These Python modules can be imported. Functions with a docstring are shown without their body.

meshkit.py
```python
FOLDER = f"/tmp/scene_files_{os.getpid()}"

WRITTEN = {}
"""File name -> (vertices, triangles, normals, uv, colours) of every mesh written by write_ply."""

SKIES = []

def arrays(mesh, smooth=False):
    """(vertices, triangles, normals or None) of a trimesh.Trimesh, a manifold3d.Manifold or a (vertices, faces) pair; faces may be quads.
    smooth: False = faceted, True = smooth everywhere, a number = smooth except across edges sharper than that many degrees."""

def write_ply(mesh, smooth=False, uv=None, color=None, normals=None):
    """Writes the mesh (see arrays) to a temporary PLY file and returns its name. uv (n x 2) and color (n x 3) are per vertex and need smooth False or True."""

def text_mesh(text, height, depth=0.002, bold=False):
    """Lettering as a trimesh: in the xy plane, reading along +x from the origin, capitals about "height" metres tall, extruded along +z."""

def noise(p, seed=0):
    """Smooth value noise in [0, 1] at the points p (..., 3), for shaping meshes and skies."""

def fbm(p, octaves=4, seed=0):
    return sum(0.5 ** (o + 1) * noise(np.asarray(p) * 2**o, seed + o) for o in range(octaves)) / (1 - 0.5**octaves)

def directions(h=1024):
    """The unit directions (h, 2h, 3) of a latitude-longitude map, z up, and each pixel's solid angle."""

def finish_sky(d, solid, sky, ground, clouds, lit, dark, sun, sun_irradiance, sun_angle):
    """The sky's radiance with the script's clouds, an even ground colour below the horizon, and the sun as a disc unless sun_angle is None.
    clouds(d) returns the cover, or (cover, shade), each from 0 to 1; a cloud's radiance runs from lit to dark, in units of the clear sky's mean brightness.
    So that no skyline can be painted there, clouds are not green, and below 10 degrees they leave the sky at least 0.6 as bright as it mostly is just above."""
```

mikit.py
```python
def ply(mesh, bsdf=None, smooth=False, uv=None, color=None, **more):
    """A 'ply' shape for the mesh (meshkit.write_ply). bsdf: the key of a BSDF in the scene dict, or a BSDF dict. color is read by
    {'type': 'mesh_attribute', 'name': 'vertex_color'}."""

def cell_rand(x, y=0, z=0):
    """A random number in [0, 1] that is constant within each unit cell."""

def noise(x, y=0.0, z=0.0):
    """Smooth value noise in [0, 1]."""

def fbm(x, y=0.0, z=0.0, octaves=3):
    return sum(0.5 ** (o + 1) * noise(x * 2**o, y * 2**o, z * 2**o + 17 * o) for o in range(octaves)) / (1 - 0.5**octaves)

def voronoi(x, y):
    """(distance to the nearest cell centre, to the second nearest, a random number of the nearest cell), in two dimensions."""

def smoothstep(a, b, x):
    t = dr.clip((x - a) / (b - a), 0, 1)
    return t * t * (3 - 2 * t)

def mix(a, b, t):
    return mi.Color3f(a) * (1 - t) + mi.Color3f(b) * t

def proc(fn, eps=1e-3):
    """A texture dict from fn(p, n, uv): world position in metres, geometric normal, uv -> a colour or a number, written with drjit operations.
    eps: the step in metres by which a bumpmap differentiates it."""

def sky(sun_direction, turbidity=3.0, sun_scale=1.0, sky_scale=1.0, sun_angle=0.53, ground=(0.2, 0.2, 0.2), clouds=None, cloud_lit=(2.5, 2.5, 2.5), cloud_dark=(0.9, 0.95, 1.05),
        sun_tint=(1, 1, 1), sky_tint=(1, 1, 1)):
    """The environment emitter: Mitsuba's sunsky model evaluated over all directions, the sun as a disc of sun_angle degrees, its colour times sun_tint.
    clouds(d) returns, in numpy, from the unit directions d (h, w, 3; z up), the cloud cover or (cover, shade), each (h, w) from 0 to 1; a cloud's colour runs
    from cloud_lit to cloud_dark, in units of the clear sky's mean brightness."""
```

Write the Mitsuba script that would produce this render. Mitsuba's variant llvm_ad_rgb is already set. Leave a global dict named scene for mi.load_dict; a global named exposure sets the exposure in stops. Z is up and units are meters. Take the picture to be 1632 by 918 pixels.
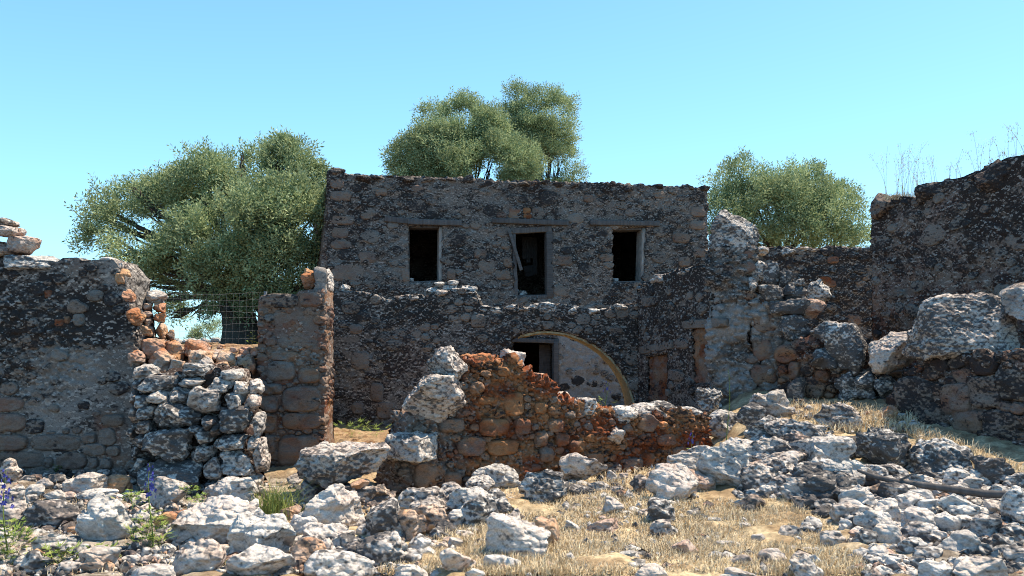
import math
import numpy as np, trimesh, shapely, mitsuba as mi, mikit, meshkit
import drjit as dr
from scipy.spatial import cKDTree, Delaunay
from scipy.ndimage import map_coordinates
from scipy.interpolate import RBFInterpolator
from shapely.geometry import Polygon, LinearRing

T = mi.ScalarTransform4f
scene, labels = {}, {}
# ------------------------------------------------------------------ camera, sky, exposure
FPX, CX, CY, EYE = 1358.0, 816.0, 459.0, np.array([0, 0, 1.6])
PITCH = math.atan(101 / FPX)
scene['camera'] = {'type': 'perspective', 'fov': math.degrees(2 * math.atan(CX / FPX)), 'fov_axis': 'x', 'near_clip': 0.1, 'far_clip': 3000,
                   'to_world': T().look_at(EYE.tolist(), [0, math.cos(PITCH), 1.6 + math.sin(PITCH)], [0, 0, 1])}
SUN = (0.40, 0.20, 0.90)
scene['sky'] = mikit.sky(SUN, turbidity=2.6, sky_tint=(0.88, 1.15, 1.06), sun_tint=(1, 0.98, 0.95))
exposure = 2.75


def ray(px, py):
    a, b = (px - CX) / FPX, -(py - CY) / FPX
    s, c = math.sin(PITCH), math.cos(PITCH)
    d = np.array([a, c - b * s, s + b * c])
    return d / d[1]


def P(px, py, d):
    return EYE + ray(px, py) * d


def pix(p):
    q = np.asarray(p, float) - EYE
    s, c = math.sin(PITCH), math.cos(PITCH)
    w = q[1] * c + q[2] * s
    return CX + FPX * q[0] / w, CY - FPX * (q[2] * c - q[1] * s) / w


# ------------------------------------------------------------------ materials
N, FB, SS, MX = mikit.noise, mikit.fbm, mikit.smoothstep, mikit.mix


def stone_tex(pale, pale2, warm, warm2, thr, black, soft, chips):
    """Weathered limestone: uv.x reddens it (iron earth), uv.y blackens it with lichen, and on some stones with painted shade."""
    def fn(p, n, uv):
        x, y, z = p.x, p.y, p.z
        a = FB(x * 2.1 + 5, y * 2.1, z * 2.1, 3) * .6 + FB(x * 4.3, y * 4.3, z * .8, 3) * .4 if chips else FB(x * 2.1 + 5, y * 2.1, z * 2.1, 3)
        b = FB(x * 9 + 1.7, y * 9, z * 11, 4)
        c = FB(x * 36, y * 36, z * 40, 2)
        e = N(x * 120, y * 120, z * 120)
        col = MX(pale, pale2, SS(0.30, 0.70, a * .5 + c * .5))
        w = MX(warm, warm2, SS(0.35, 0.65, N(x * 5, y * 5, z * 5 + 9)))
        col = MX(col, w, dr.clip(uv.x * 1.35 + (b - 0.5) * 1.3 * SS(0, .3, uv.x), 0, 1))
        if chips:
            col = MX(col, (0.31, 0.305, 0.30), dr.clip(-uv.x, 0, 1))
        l = b * 0.34 + a * 0.30 + c * 0.36 if chips else b * 0.30 + a * 0.26 + c * 0.44
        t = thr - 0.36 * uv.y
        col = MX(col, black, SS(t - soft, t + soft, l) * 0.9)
        if chips:
            k = N(x * 26 + 4, y * 26, z * 33) * .55 + N(x * 61, y * 61, z * 70) * .45
            col = MX(col, (0.31, 0.29, 0.27), SS(.59, .70, k) * .85 * (1 - .7 * dr.clip(uv.x, 0, 1)))
        return col * (0.58 + 0.50 * e + 0.34 * c)
    return fn


def bsdf(key, tex, bump=None, height=.01):
    d = {'type': 'diffuse', 'reflectance': mikit.proc(tex)}
    if bump: d = {'type': 'bumpmap', 'arbitrary': mikit.proc(bump, .003), 'scale': height, 'bsdf': d}
    scene[key] = {'type': 'twosided', 'bsdf': d}


def relief(p, n, uv):
    r = dr.abs(N(p.x * 21 + 3, p.y * 21, p.z * 24) - .5) * 2
    return FB(p.x * 30, p.y * 30, p.z * 34, 3) * .8 + dr.sqrt(r + .02) * .9


bsdf('mat_rock', stone_tex((0.52, 0.51, 0.49), (0.25, 0.247, 0.24), (0.40, 0.235, 0.13), (0.32, 0.145, 0.075), 0.70, (0.060, 0.061, 0.065), .075, False), relief, .022)
bsdf('mat_wall', stone_tex((0.172, 0.155, 0.142), (0.086, 0.077, 0.071), (0.23, 0.115, 0.058), (0.17, 0.055, 0.026), 0.65, (0.022, 0.0205, 0.021), .075, True))
bsdf('mat_block', stone_tex((0.19, 0.174, 0.159), (0.115, 0.104, 0.095), (0.235, 0.125, 0.066), (0.165, 0.06, 0.03), 0.70, (0.025, 0.025, 0.028), .06, False), relief, .012)


def ground_tex(p, n, uv):
    x, y = p.x, p.y
    a, b, c = FB(x * 0.9, y * 0.9, 0, 3), FB(x * 7, y * 7, 0, 3), N(x * 60, y * 60, 0)
    straw = MX((0.37, 0.305, 0.20), (0.21, 0.155, 0.095), SS(.3, .7, b))
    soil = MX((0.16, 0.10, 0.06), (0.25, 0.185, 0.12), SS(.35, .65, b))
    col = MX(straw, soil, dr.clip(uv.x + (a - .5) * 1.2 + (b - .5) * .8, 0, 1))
    col = MX(col, MX((0.22, 0.205, 0.185), (0.09, 0.08, 0.07), SS(.35, .65, b)), uv.y)
    return col * (0.5 + 0.55 * c + .45 * FB(x * 22, y * 22, 0, 2))


bsdf('mat_ground', ground_tex)
bsdf('mat_straw', lambda p, n, uv: MX((0.70, 0.62, 0.45), (0.38, 0.29, 0.18), uv.x) * (0.8 + 0.4 * N(p.x * 9, p.y * 9, p.z * 9)))
bsdf('mat_weed', lambda p, n, uv: MX((0.13, 0.20, 0.05), (0.25, 0.27, 0.09), uv.x))
bsdf('mat_bark', lambda p, n, uv: MX((0.045, 0.04, 0.034), (0.10, 0.09, 0.078), FB(p.x * 9, p.y * 9, p.z * 2.2, 3)))
bsdf('mat_wood', lambda p, n, uv: MX((0.06, 0.058, 0.06), (0.15, 0.145, 0.145), FB(p.x * 6, p.y * 20, p.z * 40 * uv.y + p.x * 30 * (1 - uv.y), 3)) * (1 - .4 * uv.x))
bsdf('mat_plaster', lambda p, n, uv: MX((0.40, 0.345, 0.20), (0.26, 0.235, 0.175), FB(p.x * 3, p.y * 3, p.z * 3, 3)) * (.75 + .5 * N(p.x * 30, p.y * 30, p.z * 30)))
bsdf('mat_pale', lambda p, n, uv: MX((0.34, 0.32, 0.30), (0.22, 0.205, 0.19), FB(p.x * 4, p.y * 4, p.z * 6, 3)) * (.7 + .6 * N(p.x * 40, p.y * 40, p.z * 12)))
scene['mat_wire'] = {'type': 'twosided', 'bsdf': {'type': 'diffuse', 'reflectance': {'type': 'rgb', 'value': [0.22, 0.23, 0.24]}}}
scene['mat_flower'] = {'type': 'twosided', 'bsdf': {'type': 'diffuse', 'reflectance': {'type': 'rgb', 'value': [0.065, 0.07, 0.30]}}}
scene['mat_leaf'] = {'type': 'principledthin', 'roughness': 0.55, 'diff_trans': 0.55, 'spec_trans': 0.0, 'eta': 1.4,
                     'base_color': mikit.proc(lambda p, n, uv: MX((0.12, 0.185, 0.085), (0.43, 0.505, 0.295), uv.x) * (0.65 + .7 * FB(p.x * 1.6, p.y * 1.6, p.z * 1.6, 2)))}
_used = {}


def put(key, mesh, mat, uv=(0, 0), smooth=True):
    """Adds a shape; a taken key gets the next number."""
    if key in _used:
        _used[key] += 1
        key = f'{key}_{_used[key]:03d}'
    else:
        _used[key] = 0
    v, f = mesh
    uv = np.asarray(uv, float)
    if uv.ndim == 1:
        uv = np.tile(uv, (len(v), 1))
    if not smooth:
        v, uv, f = v[f].reshape(-1, 3), uv[f].reshape(-1, 2), np.arange(len(f) * 3).reshape(-1, 3)
    scene[key] = mikit.ply((v, f), mat, True, uv=uv)
    return key


def root(name):
    if name in _used:
        _used[name] += 1
        return f'{name}_{_used[name]:03d}'
    _used[name] = 0
    return name


def tag(key, label, cat=None, group=None, kind=None):
    d = {'label': label}
    if cat: d['category'] = cat
    if group: d['group'] = group
    if kind: d['kind'] = kind
    labels[key] = d
    return key


def join(parts, uvs=None):
    V, F, U, o = [], [], [], 0
    for i, (v, f) in enumerate(parts):
        V.append(v); F.append(f + o); o += len(v)
        if uvs is not None: U.append(np.tile(uvs[i], (len(v), 1)) if np.ndim(uvs[i]) == 1 else uvs[i])
    return (np.vstack(V), np.vstack(F)), (np.vstack(U) if uvs is not None else None)


def sstep(a, b, x):
    t = np.clip((x - a) / (b - a), 0, 1)
    return t * t * (3 - 2 * t)


def fbm(p, o=3, s=0):
    return meshkit.fbm(p, o, s)


def normals(v, f):
    n = np.zeros_like(v)
    c = np.cross(v[f[:, 1]] - v[f[:, 0]], v[f[:, 2]] - v[f[:, 0]])
    for k in range(3): np.add.at(n, f[:, k], c)
    return n / np.maximum(np.linalg.norm(n, axis=1, keepdims=True), 1e-12)


def tube(pts, rad, k=6, cap=True):
    pts, rad = np.asarray(pts, float), np.broadcast_to(rad, (len(pts),))
    t = np.gradient(pts, axis=0)
    t /= np.linalg.norm(t, axis=1, keepdims=True) + 1e-12
    ref = np.array([0, 0, 1.0]) if abs(t[:, 2]).mean() < .8 else np.array([1.0, 0, 0])
    u = np.cross(t, ref); u /= np.linalg.norm(u, axis=1, keepdims=True) + 1e-12
    w = np.cross(t, u)
    a = np.arange(k) * 2 * np.pi / k
    v = (pts[:, None] + rad[:, None, None] * (np.cos(a)[None, :, None] * u[:, None] + np.sin(a)[None, :, None] * w[:, None])).reshape(-1, 3)
    i, j = np.meshgrid(np.arange(len(pts) - 1), np.arange(k), indexing='ij')
    q = lambda a_, b_: a_ * k + b_ % k
    f = np.vstack([np.stack([q(i, j), q(i, j + 1), q(i + 1, j)], -1).reshape(-1, 3), np.stack([q(i, j + 1), q(i + 1, j + 1), q(i + 1, j)], -1).reshape(-1, 3)])
    if cap:
        n = len(v)
        v = np.vstack([v, pts[:1], pts[-1:]])
        b = np.arange(k)
        f = np.vstack([f, np.stack([b * 0 + n, (b + 1) % k, b], 1), np.stack([b * 0 + n + 1, b + (len(pts) - 1) * k, (b + 1) % k + (len(pts) - 1) * k], 1)])
    return v, f


def beam(c0, c1, w, h, seed=0, rough=.008, up=(0, 0, 1)):
    """A weathered wooden beam from c0 to c1: chamfered section w x h, slightly warped."""
    c0, c1 = np.asarray(c0, float), np.asarray(c1, float)
    L = np.linalg.norm(c1 - c0); n = max(4, int(L / .12))
    t = (c1 - c0) / L
    a = np.cross(t, up); a /= np.linalg.norm(a); b = np.cross(a, t)
    sec = np.array([(-1, -.8), (-.85, -1), (.85, -1), (1, -.8), (1, .8), (.85, 1), (-.85, 1), (-1, .8)]) * [w / 2, h / 2]
    k = len(sec)
    s = np.linspace(0, 1, n)
    v = (c0 + s[:, None, None] * (c1 - c0) + sec[None, :, :1] * a + sec[None, :, 1:] * b)
    v = v + rough * 2 * (np.stack([fbm(v * 6 + seed * 7.1 + 31 * q, 2) for q in range(3)], -1) - .5)
    v = v.reshape(-1, 3)
    i, j = np.meshgrid(np.arange(n - 1), np.arange(k), indexing='ij')
    q = lambda a_, b_: a_ * k + b_ % k
    f = np.vstack([np.stack([q(i, j), q(i, j + 1), q(i + 1, j)], -1).reshape(-1, 3), np.stack([q(i, j + 1), q(i + 1, j + 1), q(i + 1, j)], -1).reshape(-1, 3)])
    m = len(v); v = np.vstack([v, [c0, c1]]); b_ = np.arange(k)
    f = np.vstack([f, np.stack([b_ * 0 + m, (b_ + 1) % k, b_], 1), np.stack([b_ * 0 + m + 1, b_ + (n - 1) * k, (b_ + 1) % k + (n - 1) * k], 1)])
    return v, f


# ------------------------------------------------------------------ ground
CTRL = [(0, 918, 5), (400, 918, 5), (816, 918, 5), (1200, 918, 5), (1632, 918, 5), (0, 765, 8.6), (210, 770, 8.4), (420, 775, 8.2), (520, 778, 8.1),
        (640, 792, 8.1), (760, 790, 8.1), (900, 778, 8.3), (1000, 762, 8.7), (1110, 742, 9.2), (816, 850, 6.2), (1100, 850, 6.3), (1000, 800, 7.2), (200, 850, 6.3), (450, 850, 6.3),
        (1200, 795, 7.2), (1300, 802, 7.0), (1250, 725, 8.6), (1190, 700, 9.4), (1300, 655, 10.5), (1400, 665, 10), (1500, 705, 9.0), (1632, 745, 8.2), (1450, 765, 7.8),
        (1632, 805, 6.9), (1632, 865, 5.9), (1270, 645, 11.3), (1180, 668, 11.0), (1130, 700, 10.3)]
_c = np.array([P(*c) for c in CTRL] + [(x, 2.0, 0.12) for x in (-4, 0, 4)] + [(x, 0, 0) for x in (-4, 0, 4)] + [(-7, 6, .3), (-8, 9, .35), (8, 6, .5), (8.5, 9, 1.0)])
_rbf = RBFInterpolator(_c[:, :2], _c[:, 2], kernel='thin_plate_spline', smoothing=0.02)

_gz = np.clip(_rbf(np.stack(np.meshgrid(np.arange(-8, 8.61, .1), np.arange(0, 11.61, .1), indexing='ij'), -1).reshape(-1, 2)).reshape(167, 117), -.2, 1.25)


def xside(y):
    return np.interp(y, [9.6, 15, 18.3, 23.5, 60], [-2.35, -3.45, -4.2, -5.7, -5.7])


def gz(x, y):
    x, y = np.broadcast_arrays(np.asarray(x, float), np.asarray(y, float))
    z = map_coordinates(_gz, [(np.clip(x, -8, 8.5).ravel() + 8) / .1, np.clip(y, 0, 11.5).ravel() / .1], order=1, mode='nearest').reshape(x.shape)
    court = .3 + 0 * x
    w = sstep(9.3, 10.6, y) * (1 - sstep(2.2, 3.0, x + (y - 11) * -.05))
    z = z * (1 - w) + court * w
    right = 1.05 + .012 * (y - 12)
    xr = np.interp(y, [11.3, 12.6, 15.2, 15.7, 40], [3.1, 3.2, 2.75, 5.4, 6.0])
    w = sstep(11.3, 12.6, y) * sstep(-.15, .25, x - xr)
    z = z * (1 - w) + right * w
    terr = 1.62 + .014 * np.clip(y - 10, 0, 60)
    w = sstep(9.62, 10.05, y) * (1 - sstep(-.2, .05, x - xside(y)))
    w = np.maximum(w, sstep(24.5, 26, y))
    z = z * (1 - w) + terr * w
    z = z * (1 - sstep(60, 300, np.hypot(x, y))) + 1.0 * sstep(60, 300, np.hypot(x, y))
    return z


def lines(a, b, st, far):
    k = np.geomspace(st * 1.3, far, 34)
    return np.concatenate([a - k[::-1], np.arange(a, b + 1e-6, st), b + k])


xs, ys = lines(-7.5, 8.5, .055, 900), lines(3.4, 13.5, .055, 900)
GX, GY = np.meshgrid(xs, ys)
GZ = gz(GX, GY)
near = 1 - sstep(15, 40, np.hypot(GX, GY))
gp = np.stack([GX, GY, GZ], -1)
GZ = GZ + near * (.15 * (fbm(gp * [1.7, 1.7, 0] + 3, 3) - .5) + .07 * (fbm(gp * [9, 9, 0], 3) - .5))
ny, nx = GX.shape
i, j = np.meshgrid(np.arange(ny - 1), np.arange(nx - 1), indexing='ij')
q = i * nx + j
gf = np.vstack([np.stack([q, q + 1, q + nx], -1).reshape(-1, 3), np.stack([q + 1, q + nx + 1, q + nx], -1).reshape(-1, 3)])
soil = np.where((GX < -1.2) & (GY < 9.5), .45, .08) + 1.1 * sstep(9.3, 10, GY) * (GX < 2.2) + .25 * sstep(2.2, 3.4, GX) * (1 - sstep(6.8, 8.2, GY))  # the yard term darkens the ground in colour, standing for its shade
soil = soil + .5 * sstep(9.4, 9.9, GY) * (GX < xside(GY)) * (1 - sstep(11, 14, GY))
grit_shade = np.clip(sstep(2.0, 2.8, GX - .25 * (GY - 6)) * (1 - sstep(7.4, 8.3, GY)) + (1 - sstep(-2.2, -1.5, GX + .12 * (GY - 6))) * (1 - sstep(8.9, 9.3, GY)), 0, 1) * .85  # grey rubble dust; its dark tone also stands for shade between rocks
put('ground', (np.stack([GX, GY, GZ], -1).reshape(-1, 3), gf), 'mat_ground', np.stack([soil.ravel(), grit_shade.ravel()], 1))
tag('ground', 'sloping ground of dry straw grass and reddish soil among the ruins', kind='structure')


def hit(px, py):
    """Where the view ray through a pixel of the photograph meets the ground: the contact point of a stone read off the photograph."""
    d = ray(px, py)
    t = np.linspace(3.6, 14, 320)
    z = 1.6 + d[2] * t - gz(d[0] * t, t)
    k = np.argmax(z < 0) if (z < 0).any() else len(t) - 1
    return EYE + d * t[k]


# ------------------------------------------------------------------ rocks
_ico = {}


def ico(n):
    if n not in _ico:
        m = trimesh.creation.icosphere(subdivisions=n)
        _ico[n] = (np.array(m.vertices), np.array(m.faces))
    return _ico[n]


def rock(center, size, seed, sub=3, blocky=.5, rough=1.0, yaw=None, tilt=.25, turn=0.0, twin=True):
    """A broken limestone boulder: planes cut from a ball, then weathered with lumps and solution pits whose scale is in metres."""
    r = np.random.default_rng(seed)
    d, f = ico(sub)
    size = np.asarray(size, float)
    k = r.integers(9, 15)
    pn = r.normal(size=(k, 3)); pn /= np.linalg.norm(pn, axis=1, keepdims=True)
    ph = r.uniform(.50, .88, k)
    if blocky > .3:
        ax = np.vstack([np.eye(3), -np.eye(3)]) + r.normal(size=(6, 3)) * .14
        ax /= np.linalg.norm(ax, axis=1, keepdims=True)
        pn, ph = np.vstack([pn, ax]), np.concatenate([ph * (1.45 if blocky > .8 else 1 + .25 * blocky), r.uniform(.62, .74, 6)])
    c = np.maximum(d @ pn.T, 1e-3)
    p = 16 + 18 * blocky
    rr = (np.sum((ph / c) ** -p, 1) + 1.25 ** -p) ** (-1 / p)
    if twin and sub > 2 and r.uniform() < .8:  # a second broken mass grown together with the first
        o = r.normal(size=3); o *= r.uniform(.18, .42) / np.linalg.norm(o)
        pn2 = r.normal(size=(12, 3)); pn2 /= np.linalg.norm(pn2, axis=1, keepdims=True)
        ph2 = np.maximum(r.uniform(.5, .8, 12) + pn2 @ o, .12)
        r2 = (np.sum((ph2 / np.maximum(d @ pn2.T, 1e-3)) ** -p, 1) + .5) ** (-1 / p)
        rr = np.maximum(rr * r.uniform(.8, 1), r2)
    v = d * rr[:, None]
    yaw = r.uniform(0, 6.28) if yaw is None else yaw
    cy, sy = math.cos(yaw), math.sin(yaw)
    tx = r.uniform(-tilt, tilt)
    R = np.array([[cy, -sy, 0], [sy, cy, 0], [0, 0, 1]]) @ np.array([[1, 0, 0], [0, math.cos(tx), -math.sin(tx)], [0, math.sin(tx), math.cos(tx)]])
    v = v @ R.T
    lo, hi = v.min(0), v.max(0)
    v = ((v - lo) / (hi - lo) - .5) * size
    n = normals(v, f)
    off = r.uniform(0, 50, 3)
    s = float(np.min(size))
    m = min(1.0, s / .35) ** 1.3
    w = v + off
    lump = fbm(w * (2.2 / max(s, .1)), 3) - .5
    h = .11 * s * lump
    for cell, amp in ((.115, .055), (.05, .030)):
        if s > cell * 1.2:
            lo_, hi_ = w.min(0) - cell, w.max(0) + cell
            g = np.stack(np.meshgrid(*[np.arange(a_, b_, cell) for a_, b_ in zip(lo_, hi_)], indexing='ij'), -1).reshape(-1, 3)
            g = g + r.uniform(-.48, .48, g.shape) * cell
            D = cKDTree(g, balanced_tree=False, compact_nodes=False).query(w, workers=-1)[0]
            h = h + rough * amp * m * (np.minimum(D / cell, .95) ** 2.5 - .3) * (.35 + 1.1 * sstep(.35, .65, fbm(w * 4.5, 2, 5)))
    crack = np.exp(-np.abs(meshkit.noise(w * [4, 4, 6], 9) - .5) * 30)
    h = h + rough * m * (.04 * (fbm(w * 13, 3) - .5) - .022 * crack)
    v = v + n * h[:, None]
    if turn:
        ct, st = math.cos(turn), math.sin(turn)
        v = v @ np.array([[ct, st, 0], [-st, ct, 0], [0, 0, 1]])
    return v + np.asarray(center), f


# ------------------------------------------------------------------ masonry
class Wall:
    def __init__(s, key, pxl, dl, pxr, dr_, cat='wall'):
        s.key = key
        a, b = P(pxl, 560, dl)[:2], P(pxr, 560, dr_)[:2]
        s.A, s.L = a, np.linalg.norm(b - a)
        s.e = (b - a) / s.L
        s.n = np.array([s.e[1], -s.e[0]])
        s.seed = abs(hash_(key)) % 9973

    def sz(s, px, py):
        d = ray(px, py)
        t = (s.A @ s.n) / (d[:2] @ s.n)
        p = EYE + d * t
        return (p[:2] - s.A) @ s.e, p[2]

    def pt(s, sv, z, off=0.0):
        sv, z, off = np.broadcast_arrays(np.asarray(sv, float), np.asarray(z, float), np.asarray(off, float))
        xy = s.A + sv[..., None] * s.e + off[..., None] * s.n
        return np.concatenate([xy, z[..., None]], -1)

    def poly(s, pts, holes=()):
        return Polygon([s.sz(*p) for p in pts], [[s.sz(*p) for p in h] for h in holes]).buffer(0)


def hash_(t):
    h = 0
    for c in t: h = (h * 131 + ord(c)) & 0x7fffffff
    return h


def resample(ring, st):
    l = LinearRing(ring)
    n = max(8, int(l.length / st))
    return np.array([l.interpolate(k / n, normalized=True).coords[0] for k in range(n)])


def core(W, poly, th, res, part='masonry', uvf=None, amp=.035, cell=.11, batter=0.0, expose=(.38, .6), mat='mat_wall', off0=0.0, rag=.03, key=None, lump=.05):
    """The body of a wall: the outline with its openings, given a thickness, its faces broken into rubble stones and worn plaster."""
    r = np.random.default_rng(W.seed + len(part))
    poly = shapely.geometry.polygon.orient(poly if poly.geom_type == 'Polygon' else max(poly.geoms, key=lambda g: g.area))
    rings = [resample(poly.exterior, res)] + [resample(h, res) for h in poly.interiors]
    bnd = np.vstack(rings)
    x0, y0, x1, y1 = poly.bounds

    def sheet(st, inset):
        gx, gy = np.meshgrid(np.arange(x0, x1, st), np.arange(y0, y1, st))
        g = np.stack([gx.ravel(), gy.ravel()], 1) + r.uniform(-.3, .3, (gx.size, 2)) * st
        g = g[shapely.contains_xy(poly.buffer(-inset), g[:, 0], g[:, 1])]
        p2 = np.vstack([bnd, g])
        t = Delaunay(p2).simplices
        c = p2[t].mean(1)
        t = t[shapely.contains_xy(poly, c[:, 0], c[:, 1])]
        a = p2[t]
        sg = (a[:, 1, 0] - a[:, 0, 0]) * (a[:, 2, 1] - a[:, 0, 1]) - (a[:, 1, 1] - a[:, 0, 1]) * (a[:, 2, 0] - a[:, 0, 0])
        t = np.where(sg[:, None] < 0, t[:, ::-1], t)
        return p2, t[np.abs(sg) > 1e-9]
    pf, tf = sheet(res, res * .6)
    pb, tb = sheet(max(.14, res), .08)
    nf = len(pf)
    sv = np.concatenate([pf, pb]); ov = np.concatenate([np.zeros(nf), -th * np.ones(len(pb))])
    faces = [tf, tb[:, ::-1] + nf]
    nt = max(1, int(th / (res * 2.2)))
    start = 0
    extra, eo, base = [], [], len(sv)
    for rg in rings:
        m = len(rg)
        layers = [np.arange(m) + start]
        for k in range(1, nt):
            layers.append(np.arange(m) + base)
            extra.append(rg); eo.append(np.full(m, -th * k / nt)); base += m
        layers.append(np.arange(m) + start + nf)
        for a, b in zip(layers[:-1], layers[1:]):
            a2, b2 = np.roll(a, -1), np.roll(b, -1)
            faces += [np.stack([a, b, a2], 1), np.stack([a2, b, b2], 1)]
        start += m
    if extra:
        sv = np.vstack([sv] + extra); ov = np.concatenate([ov] + eo)
    F = np.vstack(faces)
    z = sv[:, 1]
    v = W.pt(sv[:, 0], z, ov + off0 + batter * np.clip(y1 - z, 0, 9))
    n = normals(v, F)
    q = np.stack([sv[:, 0], ov, z * 1.25], 1) + W.seed * .37
    lo, hi = q.min(0) - cell * 2, q.max(0) + cell * 2
    g = np.stack(np.meshgrid(*[np.arange(a, b, cell) for a, b in zip(lo, hi)], indexing='ij'), -1).reshape(-1, 3)
    g = g + r.uniform(-.48, .48, g.shape) * cell
    D, I = cKDTree(g).query(q, k=2)
    cr = r.uniform(0, 1, len(g))[I[:, 0]]
    b = np.clip((D[:, 1] - D[:, 0]) / cell * 1.5, 0, 1)
    dome = 1 - (1 - b) ** 3
    m = sstep(expose[0], expose[1], fbm(q * 1.15, 3, 2))
    u, vv = (uvf(sv[:, 0], z, v) if uvf else (.1, .5))
    u, vv = np.broadcast_to(u, z.shape), np.broadcast_to(vv, z.shape)
    h = amp * m * (dome * .9 + cr * .9 - .7) + lump * (fbm(q * 2.1, 3) - .5) + .022 * (fbm(q * 13, 3, 7) - .5)
    v = v + n * h[:, None]
    edge = np.zeros(len(v)); edge[:] = 0
    uv = np.stack([np.clip(u + (cr - .5) * .25 * m * (u > .02), -1, 1), np.clip(vv + (cr - .5) * .5 * m, 0, 1)], 1)
    return put(key or f'{W.key}__{part}', (v, F), mat, uv)


def dome(W, s0, z0, ang, rad, proud, seed, nr=4, tilt=.25, depth=.07, rough=.012):
    """One stone laid in a wall: its outline in the face, a weathered face that stands proud of the joints."""
    r = np.random.default_rng(seed)
    fr = np.array([1.0, 1.0, .94, .82, .55, .25][:nr + 2])
    hh = np.array([-depth, .0, .66, .92, 1.0, 1.0][:nr + 2]) * proud
    hh[0] = -depth
    c, s_ = np.cos(ang), np.sin(ang)
    S = s0 + np.concatenate([np.outer(fr, rad * c).ravel(), [0]])
    Z = z0 + np.concatenate([np.outer(fr, rad * s_).ravel(), [0]])
    O = np.concatenate([np.repeat(hh, len(ang)), [proud]])
    k, m = len(ang), len(fr)
    R = max(rad.mean(), .02)
    tx, tz = r.uniform(-tilt, tilt, 2)
    O[k:] += ((S - s0) * tx + (Z - z0) * tz)[k:] * .35 * proud / .04 * .5
    q = np.stack([S, O * 2, Z], 1)
    nz = fbm(q * 9 + seed % 977, 3) - .5
    nz2 = fbm(q * (1.6 / R) + seed % 577, 2) - .5
    O[k:] += (nz * rough * 2.2 + nz2 * proud * 1.5)[k:]
    v = W.pt(S, Z, O)
    i, j = np.meshgrid(np.arange(m - 1), np.arange(k), indexing='ij')
    g = lambda a, b: a * k + b % k
    f = np.vstack([np.stack([g(i, j), g(i, j + 1), g(i + 1, j)], -1).reshape(-1, 3), np.stack([g(i, j + 1), g(i + 1, j + 1), g(i + 1, j)], -1).reshape(-1, 3)])
    b = np.arange(k) + (m - 1) * k
    f = np.vstack([f, np.stack([b, np.roll(b, -1), b * 0 + m * k], 1)])
    return v, f


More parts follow.
